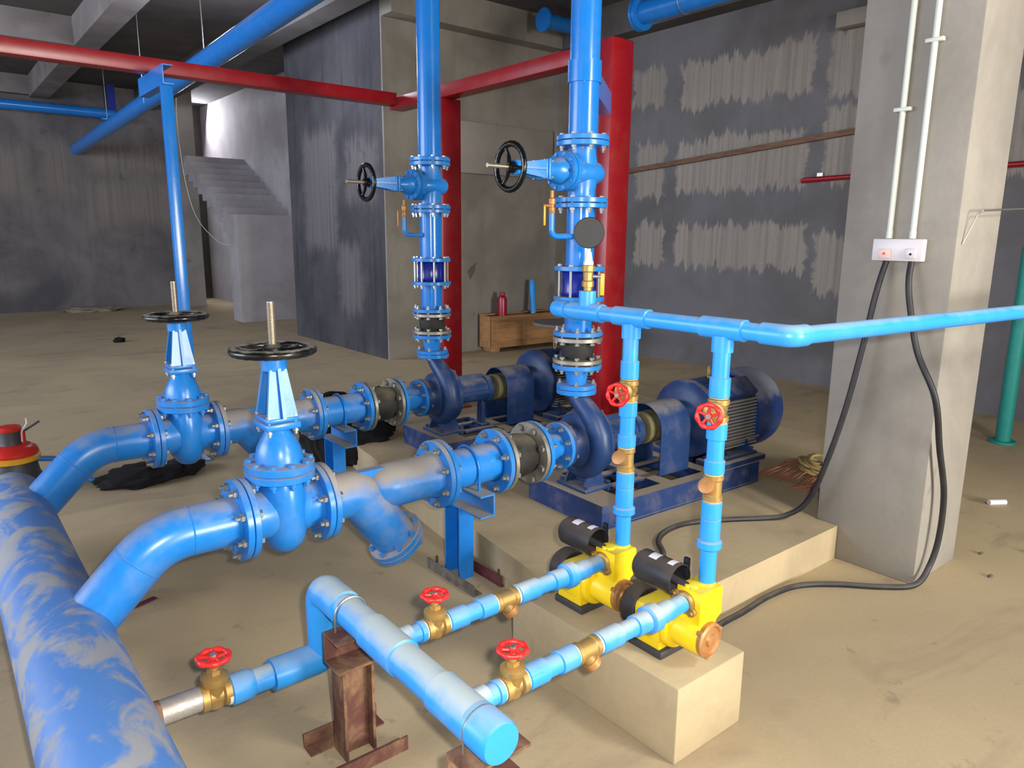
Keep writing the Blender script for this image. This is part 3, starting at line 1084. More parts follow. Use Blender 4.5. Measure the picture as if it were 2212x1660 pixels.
    for sy in (-1, 1):
        a0, a1 = sorted((sy * 0.095, sy * 0.26))
        mp.bbox((0.80, a0, zt), (1.20, a1, zt + 0.028), 0.003)
    mp.build('motor_rail', M['navy_dusty'], t)
    me = bolt_mesh(0.034, 0.008, 'navy')
    for xx in (0.95, 1.15):
        for sy in (-1, 1):
            put('motor_bolt', me, motor, T(xx, sy * 0.195, zt + 0.035))
    return t


PU = pump_set('dark blue pump and finned motor on the nearer base frame, eye bolt on top', 2.382, Y1, math.radians(-2.0))
dup(PU, 'dark blue pump and motor on the farther base frame, wooden crate behind', (2.382 + DX, Y2, 0.165), (0, 0, math.radians(-1.0)))

# ================================================================== RISERS
RX = 2.382
VZ = (0, -PI / 2, 0)               # local X -> +Z, local Z -> -X
ZJ = [0.788, 0.908, 1.041, 1.226, 1.341, 1.644, 1.912]


def riser_group(x, Y, who, first=None):
    out = {}
    a = reducer('blue tapering flanged piece on the %s pump outlet' % who, (x, Y, (ZJ[0] + ZJ[1]) / 2), (0, PI / 2, 0), ZJ[1] - ZJ[0], 0.058, 0.046, 0.116, 0.095, 4, 0.0062, 0.5)
    rubber_joint('black rubber joint between grey flanges on the %s riser' % who, (x, Y, (ZJ[1] + ZJ[2]) / 2), VZ, ZJ[2] - ZJ[1], 0.116, 0.066, 8, 0.0068, 0.0)
    # lower pipe piece up to check valve
    t = thing('flanged_spool', 'short blue flanged pipe under the cobalt check valve of the %s riser' % who, 'pipe', (x, Y, (ZJ[2] + ZJ[3]) / 2), VZ)
    h = (ZJ[3] - ZJ[2]) / 2 - G
    MB().lathe([(0.064, -h), (0.064, h)], X_at(0), 36).build('pipe_barrel', M['blue_clean'], t)
    for sg in (-1, 1):
        f = MB()
        flange(f, X_at(sg * h), 0.116, 0.020, -sg)
        f.build('flange', M['blue'], t)
    # wafer check valve held by long studs
    t = thing('check_valve', 'cobalt blue wafer check valve clamped by long studs in the %s riser' % who, 'valve', (x, Y, (ZJ[3] + ZJ[4]) / 2), VZ)
    h = (ZJ[4] - ZJ[3]) / 2 - G
    MB().lathe([(0.080, -h), (0.084, -h + 0.01), (0.080, -h + 0.022), (0.080, h - 0.022), (0.084, h - 0.01), (0.080, h)], X_at(0), 40).build('valve_body', M['cobalt'], t)
    me = bolt_mesh(0.115 + 0.044, 0.0062, 'steel')
    for i in range(8):
        an = 2 * PI * (i + 0.5) / 8
        put('stud', me, t, X_at(0) @ T(0.098 * math.cos(an), 0.098 * math.sin(an), 0))
    # middle pipe with bleed branch
    t = thing('riser_spool', 'blue flanged pipe with small bleed branch below the %s riser gate valve' % who, 'pipe', (x, Y, (ZJ[4] + ZJ[5]) / 2), VZ)
    h = (ZJ[5] - ZJ[4]) / 2 - G
    MB().lathe([(0.064, -h), (0.064, h)], X_at(0), 36).build('pipe_barrel', M['blue_clean'], t)
    for sg in (-1, 1):
        f = MB()
        flange(f, X_at(sg * h), 0.116, 0.020, -sg)
        f.build('flange', M['blue'], t)
    # branch in local coords: local X up, local Z = -X world
    br = MB()
    br.tube(fillet([(0.004, 0, 0.055), (0.004, 0, 0.178), (0.105, 0, 0.178)], 0.030, 8), 0.0125, 16)
    br.build('bleed_branch', M['blue'], t)
    tap = MB()
    tap.lathe([(0.010, 0.100), (0.014, 0.105), (0.014, 0.128), (0.010, 0.130), (0.010, 0.140), (0.015, 0.142), (0.015, 0.165), (0.008, 0.170), (0.008, 0.20)], Matrix.Translation((0, 0, 0.178)) @ XA, 14)
    tap.cyl((0.135, 0, 0.178), (0.135, 0, 0.222), 0.006, 10)
    tap.build('bleed_valve', M['bronze'], t)
    lv = MB()
    lv.bbox((0.050, -0.004, 0.216), (0.135, 0.004, 0.224), 0.002)
    lv.build('lever', M['yellowhandle'] if who == 'nearer' else M['bronze'], t)
    # gate valve lying on its side
    gate_valve('blue gate valve with glossy black handwheel turned sideways on the %s riser' % who, (x, Y, (ZJ[5] + ZJ[6]) / 2), VZ, 0.712, ZJ[6] - ZJ[5], 0.118, 8, 0.5, 'black_clean')
    # tall riser to the ceiling
    t = thing('riser_pipe', 'tall upright blue pipe running up out of the frame above the %s pump' % who, 'pipe', (x, Y, ZJ[6] + G))
    MB().lathe([(0.066, 0), (0.066, 4.22 - ZJ[6] - G)], None, 40).build('pipe_barrel', M['blue_clean'], t)
    f = MB()
    flange(f, Matrix.Identity(4), 0.118, 0.021, 1)
    f.build('flange', M['blue'], t)
    if who == 'nearer':
        for z in (2.20,):
            c = MB()
            c.ring(0.074, 0.0665, z - ZJ[6] - 0.045, z - ZJ[6] + 0.045, None, 32)
            ang = math.atan2(0.52, 0.68)
            c.box((0.070, -0.03, z - ZJ[6] - 0.055), (0.80, 0.03, z - ZJ[6] + 0.055), Matrix.Rotation(ang, 4, 'Z'))
            c.build('clamp', M['blue_clean'], t)


riser_group(RX, Y1, 'nearer')
riser_group(RX + DX * 0.6, Y2, 'farther')

# ================================================================== RED FRAME
fr = thing('pipe_rack', 'crimson steel portal of two posts and overhead beams behind the risers', 'rack', (3.06, 2.95, 0.165))
for (y, top) in ((0.0, 2.390), (1.67, 2.296)):
    p = MB()
    p.bbox((0.0, y, 0.012), (0.168, y + 0.090, top), 0.003)
    p.build('post', M['red'], fr)
    q = MB()
    q.box((-0.05, y - 0.05, 0.0), (0.22, y + 0.14, 0.012))
    q.build('base_plate', M['red'], fr)
bm_ = MB()
bm_.bbox((0.0, 0.091, 2.297), (0.125, 2.41, 2.384), 0.003)
bm_.build('beam', M['red'], fr)
bm2 = MB()
bm2.bbox((-8.0, 2.295, 2.322), (-0.001, 2.41, 2.410), 0.003)
bm2.build('long_beam', M['red'], fr)

# blue post with channel bracket at left
bp = thing('blue_post', 'slim blue post with channel bracket under the left red beam', 'post', (1.30, 4.95, 0))
b = MB()
b.bbox((-0.027, 0, 0.01), (0.034, 0.06, 2.372), 0.002)
b.build('post', M['blue_clean'], bp)
b = MB()
b.box((-0.07, -0.04, 0), (0.08, 0.10, 0.01))
b.build('base_plate', M['blue_clean'], bp)
b = MB()
channel(b, T(0.034, -0.03, 2.372) @ Matrix.Diagonal((-1, 1, 1, 1)) @ YDIR, 0.60, 0.112, 0.060, 0.006, 0.006)
b.build('bracket', M['blue_clean'], bp)

# ================================================================== OVERHEAD PIPES
oh = thing('overhead_pipe', 'large blue pipe sloping away under the ceiling to the back wall', 'pipe', (2.60, 16.4, 3.02))
b = MB()
b.cyl((0, 0, 0), (0.0, -17.5, 0.50), 0.105, 36)
b.build('pipe_barrel', M['blue_clean'], oh)
for y in (-3.0, -8.0, -13.5):
    h_ = MB()
    zz = 0.50 * (-y) / 17.5
    h_.cyl((0, y, zz + 0.10), (0, y, 1.20), 0.005, 8)
    h_.build('hanger_rod', M['steel'], oh)
ob = thing('wall_pipe', 'blue pipe running level along the far back wall at upper left', 'pipe', (1.5, 16.1, 3.68))
b = MB()
b.cyl((-6, 0, 0), (1.75, 0, 0), 0.085, 28)
b.build('pipe_barrel', M['blue_clean'], ob)
for x in (1.72, -2.0, -5.0):
    b = MB()
    b.box((x - 0.07, -0.02, 0.085), (x + 0.07, 0.02, 0.54))
    b.build('hanger', M['cobalt'], ob)
    b = MB()
    b.bbox((x - 0.2, -0.10, -0.12), (x + 0.2, 0.10, -0.085), 0.003)
    b.build('bracket', M['blue_clean'], ob)
tr = thing('flanged_ceiling_pipe', 'big flanged blue pipe under the ceiling at top right', 'pipe', (5.5, 4.95, 3.52))
b = MB()
b.cyl((0, -0.02, 0), (0, -7.0, 0), 0.10, 32)
b.build('pipe_barrel', M['blue_clean'], tr)
b = MB()
b.disc(0.15, 0, 0.03, AX((0, -1, 0)), 36)
b.disc(0.15, -0.035, -0.005, AX((0, -1, 0)), 36)
b.build('flange', M['blue_clean'], tr)
for y in (-0.5, -3.5):
    b = MB()
    b.cyl((0, y, 0.09), (0, y, 0.70), 0.006, 8)
    b.torus(0.104, 0.005, T(0, y, 0) @ Matrix.Rotation(PI / 2, 4, 'X'), 28, 6)
    b.build('hanger_rod', M['steel'], tr)
ts = thing('blind_flanged_pipe', 'short dark blue pipe stub with blind flange high beside the nearer riser', 'pipe', (6.2, 7.15, 4.04))
b = MB()
b.cyl((0.02, 0, 0), (0.90, 0, 0), 0.085, 28)
b.build('pipe_barrel', M['blue_clean'], ts)
b = MB()
b.disc(0.135, 0, 0.03, X_at(0), 32)
b.build('flange', M['blue_clean'], ts)

# ================================================================== SMALL BRASS VALVES AND STRAINERS
def brass_gate(label, loc, rot, s=1.0, wheel='wheelred'):
    """local X = pipe, local Z = stem"""
    t = thing('brass_valve', label, 'valve', loc, rot)
    b = MB()
    b.lathe([(0.024 * s, -0.033 * s), (0.031 * s, -0.033 * s), (0.031 * s, -0.018 * s), (0.023 * s, -0.014 * s), (0.023 * s, 0.014 * s), (0.031 * s, 0.018 * s), (0.031 * s, 0.033 * s), (0.024 * s, 0.033 * s)], X_at(0), 24)
    b.lathe([(0.019 * s, -0.028 * s), (0.023 * s, -0.020 * s), (0.023 * s, 0.020 * s), (0.029 * s, 0.030 * s), (0.031 * s, 0.036 * s), (0.031 * s, 0.048 * s), (0.025 * s, 0.052 * s), (0.017 * s, 0.055 * s)], None, 22)
    b.hex(0.017 * s, 0.055 * s, 0.066 * s)
    b.lathe([(0.011 * s, 0.066 * s), (0.011 * s, 0.082 * s), (0.006 * s, 0.083 * s), (0.006 * s, 0.094 * s)], None, 12)
    b.build('valve_body', M['brass'], t)
    wmb = MB()
    wmb.torus(0.033 * s, 0.0068 * s, T(0, 0, 0.094 * s), 48, 10, 0.22, 7, 1.0)
    wmb.lathe([(0.010 * s, 0.088 * s), (0.010 * s, 0.098 * s)], None, 14)
    for k in range(5):
        a = 2 * PI * k / 5
        wmb.tube([(0.008 * s * math.cos(a), 0.008 * s * math.sin(a), 0.093 * s), (0.031 * s * math.cos(a), 0.031 * s * math.sin(a), 0.094 * s)], 0.0042 * s, 8)
    wmb.build('handwheel', M[wheel], t)
    n_ = MB()
    n_.hex(0.0075 * s, 0.0975 * s, 0.103 * s)
    n_.build('wheel_nut', M['steel'], t)
    return t


def brass_strainer(label, loc, rot, s=1.0, leg=(0.55, -0.25, -0.80)):
    t = thing('brass_strainer', label, 'strainer', loc, rot)
    b = MB()
    b.lathe([(0.024 * s, -0.038 * s), (0.029 * s, -0.038 * s), (0.029 * s, -0.026 * s), (0.025 * s, -0.022 * s), (0.025 * s, 0.022 * s), (0.029 * s, 0.026 * s), (0.029 * s, 0.038 * s), (0.024 * s, 0.038 * s)], X_at(0), 24)
    d = Vector(leg).normalized()
    b.lathe([(0.020 * s, 0.0), (0.020 * s, 0.034 * s)], AX(d, (-0.010 * s, 0, 0)), 20)
    b.build('strainer_body', M['brass'], t)
    c = MB()
    c.lathe([(0.023 * s, 0.034 * s), (0.024 * s, 0.036 * s), (0.024 * s, 0.052 * s), (0.012 * s, 0.055 * s)], AX(d, (-0.010 * s, 0, 0)), 20)
    c.build('strainer_plug', M['bronze'], t)
    return t


# ================================================================== PVC MANIFOLD (horizontal, lower)
ZM, XM = 0.440, 0.845
mf = thing('pvc_manifold', 'thick light blue plastic manifold pipe with end cap in the foreground', 'pipe', (XM, 1.5, ZM))
b = MB()
b.cyl((0, -0.425, 0), (0, 0.40, 0), 0.044, 36)
b.build('pipe_barrel', M['pvc_dusty'], mf)
yA, yB = 1.560 - 1.5, 1.220 - 1.5
for y, lab in ((yA, 1), (yB, 1)):
    b = MB()
    b.lathe([(0.045, -0.085), (0.050, -0.082), (0.050, 0.082), (0.045, 0.085)], AX((0, 1, 0), (0, y, 0)), 36)
    b.cyl((0.03, y, 0), (0.070, y, 0), 0.031, 28)
    b.build('tee', M['pvc_dusty'], mf)
b = MB()
b.lathe([(0.045, 0), (0.0505, 0.004), (0.0505, 0.085), (0.046, 0.095), (0.0, 0.097)], AX((0, -1, 0), (0, -0.335, 0)), 36)
b.build('end_cap', M['pvc'], mf)
b = MB()
b.lathe([(0.045, -0.06), (0.0505, -0.055), (0.0505, 0.02)], AX((0, 1, 0), (0, 0.36, 0)), 36)
b.tube(fillet([(0, 0.37, 0), (0, 0.460, 0), (0, 0.460, -0.24)], 0.048, 10), 0.0505, 32)
b.build('elbow', M['pvc_dusty'], mf)
b = MB()
b.tube(fillet([(0, 0.460, -0.16), (0, 0.460, ZM * -1 + 0.213), (-0.17, 0.460, -ZM + 0.213)], 0.048, 10), 0.0475, 32)
b.build('lower_elbow', M['pvc'], mf)
# feed line from the header to the manifold
fl = thing('feed_pipe', 'light blue plastic pipe from header valve to the manifold elbow', 'pipe', (0.60, 1.96, 0.213))
b = MB()
b.cyl((-0.035, 0, 0), (0.074, 0, 0), 0.036, 30)
b.build('pipe_barrel', M['pvc_dusty'], fl)
b = MB()
b.lathe([(0.040, -0.048), (0.044, -0.045), (0.044, 0.0), (0.041, 0.012), (0.037, 0.02)], X_at(0), 30)
b.build('coupling', M['pvc'], fl)
b = MB()
b.cyl((-0.057, 0, 0), (-0.048, 0, 0), 0.038, 24)
b.build('thread_tape', M['ptfe'], fl)
gp = thing('galvanised_nipple', 'bare galvanised pipe stub welded into the header side', 'pipe', (0.42, 1.96, 0.222))
b = MB()
b.cyl((-0.083, 0, 0), (0.060, 0, 0), 0.034, 28)
b.build('pipe_barrel', M['galv'], gp)
b = MB()
b.lathe([(0.0345, 0), (0.0355, 0.002), (0.0355, 0.03), (0.0345, 0.032)], X_at(-0.083), 28)
b.build('weld_scale', M['rust'], gp)
brass_gate('brass valve with red wheel between galvanised stub and feed pipe', (0.512, 1.96, 0.218), (0, 0.03, 0), 1.22)


def pvc_run(name, label, cat, p0, axis, pieces, group=None):
    """pieces: list of (start, end, radius, partname, matkey) along axis from p0"""
    t = thing(name, label, cat, p0, (0, 0, 0), group)
    d = Vector(axis)
    for (a, c, r, nm, mk) in pieces:
        b = MB()
        e = 0.002
        if nm == 'union_nut':
            b.lathe([(r * 0.8, a), (r, a + 0.006), (r, c - 0.006), (r * 0.75, c)], AX(d), 12)
        elif nm == 'pipe_barrel' or nm == 'thread_tape':
            b.lathe([(r, a), (r, c)], AX(d), 28)
        else:
            b.lathe([(r - 0.003, a), (r, a + e), (r, c - e), (r - 0.003, c)], AX(d), 28)
        b.build(nm, M[mk], t)
    return t


def pump_branch(Y, which, dx):
    r, rc = 0.0255, 0.0305
    x = XM
    A = 'light blue plastic pipe from manifold to brass valve of the %s yellow pump' % which
    pvc_run('branch_pipe', A, 'pipe', (x, Y, ZM), (1, 0, 0), [(0.071, 0.110, r, 'pipe_barrel', 'pvc'), (0.095, 0.112, rc - 0.001, 'coupling', 'pvc'), (0.1125, 0.116, 0.027, 'thread_tape', 'ptfe')])
    brass_gate('brass valve with red wheel on the branch to the %s yellow pump' % which, (x + 0.150, Y, ZM), (0, 0, 0), 1.0)
    pvc_run('branch_pipe', 'light blue coupled pipe between brass valve and strainer of the %s yellow pump' % which, 'pipe', (x, Y, ZM), (1, 0, 0),
            [(0.184, 0.188, 0.027, 'thread_tape', 'ptfe'), (0.188, 0.252, rc, 'coupling', 'pvc'), (0.252, 0.296, r, 'pipe_barrel', 'pvc'), (0.296, 0.353, rc, 'coupling', 'pvc'), (0.3535, 0.3565, 0.027, 'thread_tape', 'ptfe')])
    brass_strainer('brass strainer with plugged leg on the branch to the %s yellow pump' % which, (x + 0.395, Y, ZM), (0, 0, 0), 1.0)
    pvc_run('branch_pipe', 'dusty light blue pipe with union nut at inlet of the %s yellow pump' % which, 'pipe', (x, Y, ZM), (1, 0, 0),
            [(0.4335, 0.440, 0.027, 'thread_tape', 'ptfe'), (0.440, 0.520, rc, 'coupling', 'pvc_dusty'), (0.520, 0.580, r, 'pipe_barrel', 'pvc_dusty'), (0.580, 0.632, rc, 'coupling', 'pvc_dusty'),
             (0.632, 0.676, 0.041, 'union_nut', 'pvc_dusty'), (0.676, 0.735, rc, 'coupling', 'pvc_dusty'), (0.735, 0.790, r + 0.001, 'pipe_barrel', 'pvc_dusty')])


pump_branch(1.220, 'nearer', 0)
pump_branch(1.560, 'farther', 0)


# ================================================================== SMALL YELLOW PUMPS
def booster(label, x, Y):
    """origin: on plinth under the inlet line end; -Y is the near side"""
    zf = 0.245
    t = thing('booster_pump', label, 'pump', (x, Y, zf))
    zi = ZM - zf
    hd_ = MB()
    # head block with chamfered lower right edge
    hd_.prism([(0.0, 0.105), (0.070, 0.105), (0.082, 0.135), (0.105, 0.150), (0.105, 0.232), (0.098, 0.240), (0.0, 0.240)], -0.055, 0.030, Matrix(((1, 0, 0, 0), (0, 0, 1, 0), (0, 1, 0, 0), (0, 0, 0, 1))))
    hd_.lathe([(0.020, 0.236), (0.024, 0.240), (0.022, 0.247), (0.012, 0.249)], T(0.028, 0.0, 0), 18)
    hd_.lathe([(0.032, 0.230), (0.034, 0.240), (0.031, 0.246)], T(0.075, -0.010, 0), 24)
    hd_.lathe([(0.052, -0.062), (0.055, -0.058), (0.055, 0.03), (0.070, 0.034), (0.074, 0.040), (0.074, 0.052)], AX((0, 1, 0), (0.030, 0, 0.095)), 32)
    hd_.box((-0.030, 0.028, 0.095), (0.020, 0.050, 0.150))
    hd_.build('pump_head', M['yellow'], t)
    mo_ = MB()
    mo_.bbox((-0.046, 0.052, 0.034), (0.106, 0.165, 0.158), 0.028)
    mo_.box((-0.040, 0.055, 0.022), (0.095, 0.165, 0.050))
    mo_.build('motor_housing', M['yellow'], t)
    fc = MB()
    fc.lathe([(0.066, 0.0), (0.070, 0.004), (0.070, 0.050), (0.060, 0.062), (0.03, 0.066)], AX((0, 1, 0), (0.030, 0.165, 0.095)), 32)
    fc.build('fan_cover', M['tank'], t)
    ft_ = MB()
    ft_.bbox((-0.048, 0.040, 0.0), (0.100, 0.175, 0.026), 0.005)
    ft_.build('foot', M['toolgrey'], t)
    cp_ = MB()
    cp_.lathe([(0.048, 0), (0.053, 0.003), (0.053, 0.014), (0.045, 0.018), (0.040, 0.012), (0.020, 0.012), (0.016, 0.020), (0.0, 0.021)], AX((0, -1, 0), (0.030, -0.062, 0.095)), 32)
    for k in range(3):
        a = 2 * PI * k / 3 + 0.4
        cp_.lathe([(0.008, 0), (0.008, 0.016)], AX((0, -1, 0), (0.030 + 0.052 * math.cos(a), -0.060, 0.095 + 0.052 * math.sin(a))), 10)
    cp_.build('brass_cover', M['bronze'], t, label='round brass cover plate')
    tk = MB()
    L0, L1 = 0.030, 0.185
    tk.lathe([(0.0, L0 + 0.085), (0.0455, L0 + 0.085), (0.0465, L0), (0.050, L0), (0.050, L0 + 0.025), (0.049, L0 + 0.03), (0.049, L1 - 0.012), (0.040, L1), (0.0, L1 + 0.004)], AX((0, 1, 0), (0.010, 0, 0.250)), 36)
    tank = tk.build('pressure_switch_cover', M['tank'], t)
    rd = MB()
    rd.cyl((0.018, -0.012, 0.236), (0.012, 0.11, 0.248), 0.012, 16)
    rd.build('switch_rod', M['toolgrey'], tank)
    for (y0, y1, a0) in ((0.105, 0.135, 1.35), (0.045, 0.066, 1.25)):
        lb = MB()
        rr = [[(0.010 + 0.0497 * math.cos(a0 + k * 0.14), y, 0.250 + 0.0497 * math.sin(a0 + k * 0.14)) for k in range(6)] for y in (y0, y1)]
        ro = [[(0.010 + 0.0503 * math.cos(a0 + k * 0.14), y, 0.250 + 0.0503 * math.sin(a0 + k * 0.14)) for k in range(6)] for y in (y0, y1)]
        lb.rings([rr[0] + ro[0][::-1], rr[1] + ro[1][::-1]])
        lb.build('sticker', M['label'], tank, label='white sticker')
    sw = MB()
    sw.bbox((0.050, 0.034, 0.240), (0.062, 0.052, 0.305), 0.002)
    sw.build('switch_tab', M['gasket'], t)
    fg = MB()
    fg.lathe([(0.024, -0.012), (0.030, -0.010), (0.036, -0.004), (0.036, 0.0)], AX((1, 0, 0), (0.0, 0, zi)), 24)
    for sg in (-1, 1):
        fg.lathe([(0.014, -0.012), (0.014, 0.0)], AX((1, 0, 0), (0, sg * 0.030, zi + sg * 0.018)), 14)
        fg.hex(0.008, -0.020, -0.012, AX((1, 0, 0), (0, sg * 0.032, zi + sg * 0.02)))
    fg.build('inlet_flange', M['brass'], t)
    return t


BX = 1.650
b1 = booster('yellow booster pump at the near end of the small plinth', BX, 1.220)
dup(b1, 'yellow booster pump behind the other one on the small plinth', (BX, 1.560, 0.245))


# vertical discharge lines
ZH = 1.250
VX = 1.730


def discharge(Y, which):
    r, rc = 0.0245, 0.0295
    z0 = 0.491
    t = pvc_run('discharge_pipe', 'upright light blue plastic pipe with union nut above the %s yellow pump' % which, 'pipe', (VX, Y, 0), (0, 0, 1),
                [(z0, 0.600, r, 'pipe_barrel', 'pvc'), (0.594, 0.625, 0.037, 'union_nut', 'pvc'), (0.625, 0.690, rc, 'coupling', 'pvc'), (0.690, 0.705, r + 0.001, 'pipe_barrel', 'pvc'), (0.690, 0.742, rc, 'coupling', 'pvc'), (0.7425, 0.7465, 0.027, 'thread_tape', 'hemp')])
    brass_strainer('small brass strainer on the upright pipe of the %s yellow pump' % which, (VX, Y, 0.785), VZ, 1.0, (0.45, -0.1, 0.75))
    pvc_run('discharge_pipe', 'light blue upright pipe between brass strainer and valve above the %s yellow pump' % which, 'pipe', (VX, Y, 0), (0, 0, 1),
            [(0.8235, 0.828, 0.027, 'thread_tape', 'hemp'), (0.828, 0.868, rc, 'coupling', 'pvc'), (0.868, 0.930, r, 'pipe_barrel', 'pvc'), (0.930, 0.979, rc, 'coupling', 'pvc'), (0.979, 0.983, 0.027, 'thread_tape', 'hemp')])
    brass_gate('brass valve with red wheel on the upright pipe of the %s yellow pump' % which, (VX, Y, 1.017), (0, -PI / 2, math.radians(20)), 0.98)
    pvc_run('discharge_pipe', 'light blue upright pipe joining the %s yellow pump line to the upper header' % which, 'pipe', (VX, Y, 0), (0, 0, 1),
            [(1.051, 1.054, 0.027, 'thread_tape', 'hemp'), (1.054, 1.112, rc, 'coupling', 'pvc'), (1.112, 1.186, r, 'pipe_barrel', 'pvc')])


discharge(1.205, 'nearer')
discharge(1.545, 'farther')

# upper PVC header
uh = thing('pvc_header', 'light blue plastic header pipe crossing in front of the column', 'pipe', (VX, 1.5, ZH))
b = MB()
el = Vector((0, -0.50, 0))
far = el + Vector((2.4, -0.24, 0.0))
b.tube(fillet([(0, 0.36, 0), el, far], 0.05, 10), 0.0245, 28)
b.build('pipe_barrel', M['pvc'], uh)
for y in (1.205 - 1.5, 1.545 - 1.5):
    b = MB()
    b.lathe([(0.026, -0.072), (0.0305, -0.069), (0.0305, 0.069), (0.026, 0.072)], AX((0, 1, 0), (0, y, 0)), 28)
    b.cyl((0, y, -0.066), (0, y, -0.02), 0.0305, 28)
    b.build('tee', M['pvc'], uh)
b = MB()
b.lathe([(0.026, -0.085), (0.0305, -0.082), (0.0305, 0.06), (0.026, 0.063)], AX((0, 1, 0), (0, 0.255, 0)), 28)
b.cyl((0, 0.245, 0.02), (0, 0.245, 0.070), 0.029, 28)
b.build('tee', M['pvc'], uh)
b = MB()
b.lathe([(0.026, 0), (0.0305, 0.003), (0.0305, 0.05), (0.026, 0.068), (0.012, 0.076), (0.0, 0.077)], AX((0, 1, 0), (0, 0.335, 0)), 28)
b.build('end_cap', M['pvc'], uh)
b = MB()
b.lathe([(0.026, 0), (0.0295, 0.002), (0.0295, 0.052)], AX((0, -1, 0), (0, -0.415, 0)), 28)
b.tube(fillet([(0, -0.46, 0), el, el + (far - el).normalized() * 0.055], 0.045, 8), 0.0295, 28)
b.build('elbow', M['pvc'], uh)
# gauge assembly
gv = thing('brass_ball_valve', 'brass ball valve with yellow lever standing on the light blue header', 'valve', (VX, 1.745, ZH + 0.071))
b = MB()
b.lathe([(0.014, 0.0), (0.0145, 0.012), (0.020, 0.013), (0.020, 0.030), (0.016, 0.034), (0.017, 0.060), (0.021, 0.064), (0.021, 0.082), (0.012, 0.083)], None, 8)
b.build('valve_body', M['brass'], gv)
b = MB()
b.cyl((0.01, -0.012, 0.047), (0.028, -0.034, 0.047), 0.006, 10)
b.build('lever_stem', M['steel'], gv)
b = MB()
b.bbox((-0.007, -0.003, -0.062), (0.007, 0.003, 0.010), 0.002, T(0.030, -0.037, 0.047) @ Matrix.Rotation(math.radians(-40), 4, 'Z'))
b.build('lever', M['yellowhandle'], gv)
pg = thing('pressure_gauge', 'round black pressure gauge above the brass ball valve, nearer riser behind', 'gauge', (VX, 1.745, ZH + 0.155))
b = MB()
b.hex(0.017, 0.0, 0.012)
b.lathe([(0.014, 0.012), (0.010, 0.040), (0.006, 0.045), (0.006, 0.060)], None, 14)
b.build('gauge_stem', M['ptfe'], pg, label='white gauge connector')
gd = Vector((-0.72, -0.70, 0.02)).normalized()
b = MB()
b.lathe([(0.0, -0.030), (0.048, -0.030), (0.050, -0.028), (0.050, 0.008), (0.046, 0.010), (0.046, 0.004), (0.0, 0.004)], AX(-gd, (0.0, 0.0, 0.104)), 40)
b.build('gauge_case', M['blackmatte'], pg)

# ================================================================== RUSTY SUPPORTS UNDER MANIFOLD
def rusty(label, x, y):
    t = thing('manifold_support', label, 'support', (x, y, 0))
    zt = ZM - 0.0445
    b = MB()
    channel(b, T(-0.075, 0.045, zt - 0.095) @ Matrix(((0, 0, 1, 0), (-1, 0, 0, 0), (0, 1, 0, 0), (0, 0, 0, 1))) @ T(0.045, 0, 0) @ Matrix.Diagonal((-1, 1, 1, 1)) @ T(-0.045, 0, 0), 0.165, 0.095, 0.09)
    b.build('cross_channel', M['rust'], t)
    b = MB()
    ibeam(b, T(0.0, 0.02, 0.0) @ Matrix.Rotation(PI / 2, 4, 'Z'), zt - 0.095, 0.098, 0.075)
    b.build('post', M['rust'], t)
    for sy in (-1, 1):
        b = MB()
        y0 = 0.02 + sy * 0.045
        a0, a1 = sorted((y0, y0 + sy * 0.055))
        b.box((-0.12, a0, 0), (0.12, a1, 0.006))
        c0, c1 = sorted((y0 + sy * 0.055, y0 + sy * 0.049))
        b.box((-0.12, c0, 0), (0.12, c1, 0.045))
        b.build('base_angle', M['rust'], t)
    b = MB()
    R_ = 0.048
    pts = [(-R_, 0.02, -0.075)] + [(-R_ * math.cos(PI * i / 20), 0.02, R_ * math.sin(PI * i / 20)) for i in range(21)] + [(R_, 0.02, -0.075)]
    b.tube([(p_[0], p_[1], p_[2] + ZM) for p_ in pts], 0.0035, 8)
    b.build('u_bolt', M['steel'], t)
    return t


RS = rusty('rusty steel post with channel head under the far end of the manifold', XM, 1.75)
dup(RS, 'rusty steel support cut by the frame under the capped manifold end', (XM, 1.125, 0))

# ================================================================== COLUMN FITTINGS
cx_ = 3.25
sk = thing('socket_box', 'white double socket and switch box on the grey column face', 'socket', (cx_, 1.412, 1.452))
b = MB()
b.bbox((-0.040, -0.103, -0.046), (-0.001, 0.103, 0.046), 0.005)
b.build('box_body', M['socket'], sk)
b = MB()
b.bbox((-0.047, 0.022, -0.036), (-0.039, 0.075, 0.004), 0.003)
b.build('switch', M['switch'], sk)
b = MB()
b.box((-0.0485, 0.042, -0.020), (-0.0465, 0.054, -0.010))
b.build('switch_mark', M['orange'], sk, label='orange switch mark')
b = MB()
b.bbox((-0.047, -0.080, -0.034), (-0.039, -0.034, 0.008), 0.004)
b.build('outlet', M['socket'], sk)
b = MB()
b.lathe([(0.005, 0), (0.005, 0.002)], AX((-1, 0, 0), (-0.047, -0.060, -0.016)), 10)
b.build('outlet_hole', M['gasket'], sk)
for (y, zs, lab) in ((1.461, 2.02, 'white conduit on the column, the farther of the two'), (1.366, 2.27, 'white conduit on the column, the nearer of the two to its bright edge')):
    t = thing('conduit', lab, 'conduit', (cx_ - 0.0135, y, 1.500))
    b = MB()
    b.lathe([(0.012, 0), (0.012, 2.71)], None, 18)
    b.build('tube', M['conduit'], t)
    b = MB()
    b.lathe([(0.0135, 0.0), (0.0135, 0.03)], None, 18)
    b.build('end_sleeve', M['conduit'], t)
    b = MB()
    b.bbox((-0.0135, -0.034, zs - 1.5 - 0.008), (0.0125, 0.034, zs - 1.5 + 0.008), 0.003)
    b.build('saddle_clip', M['conduit'], t)


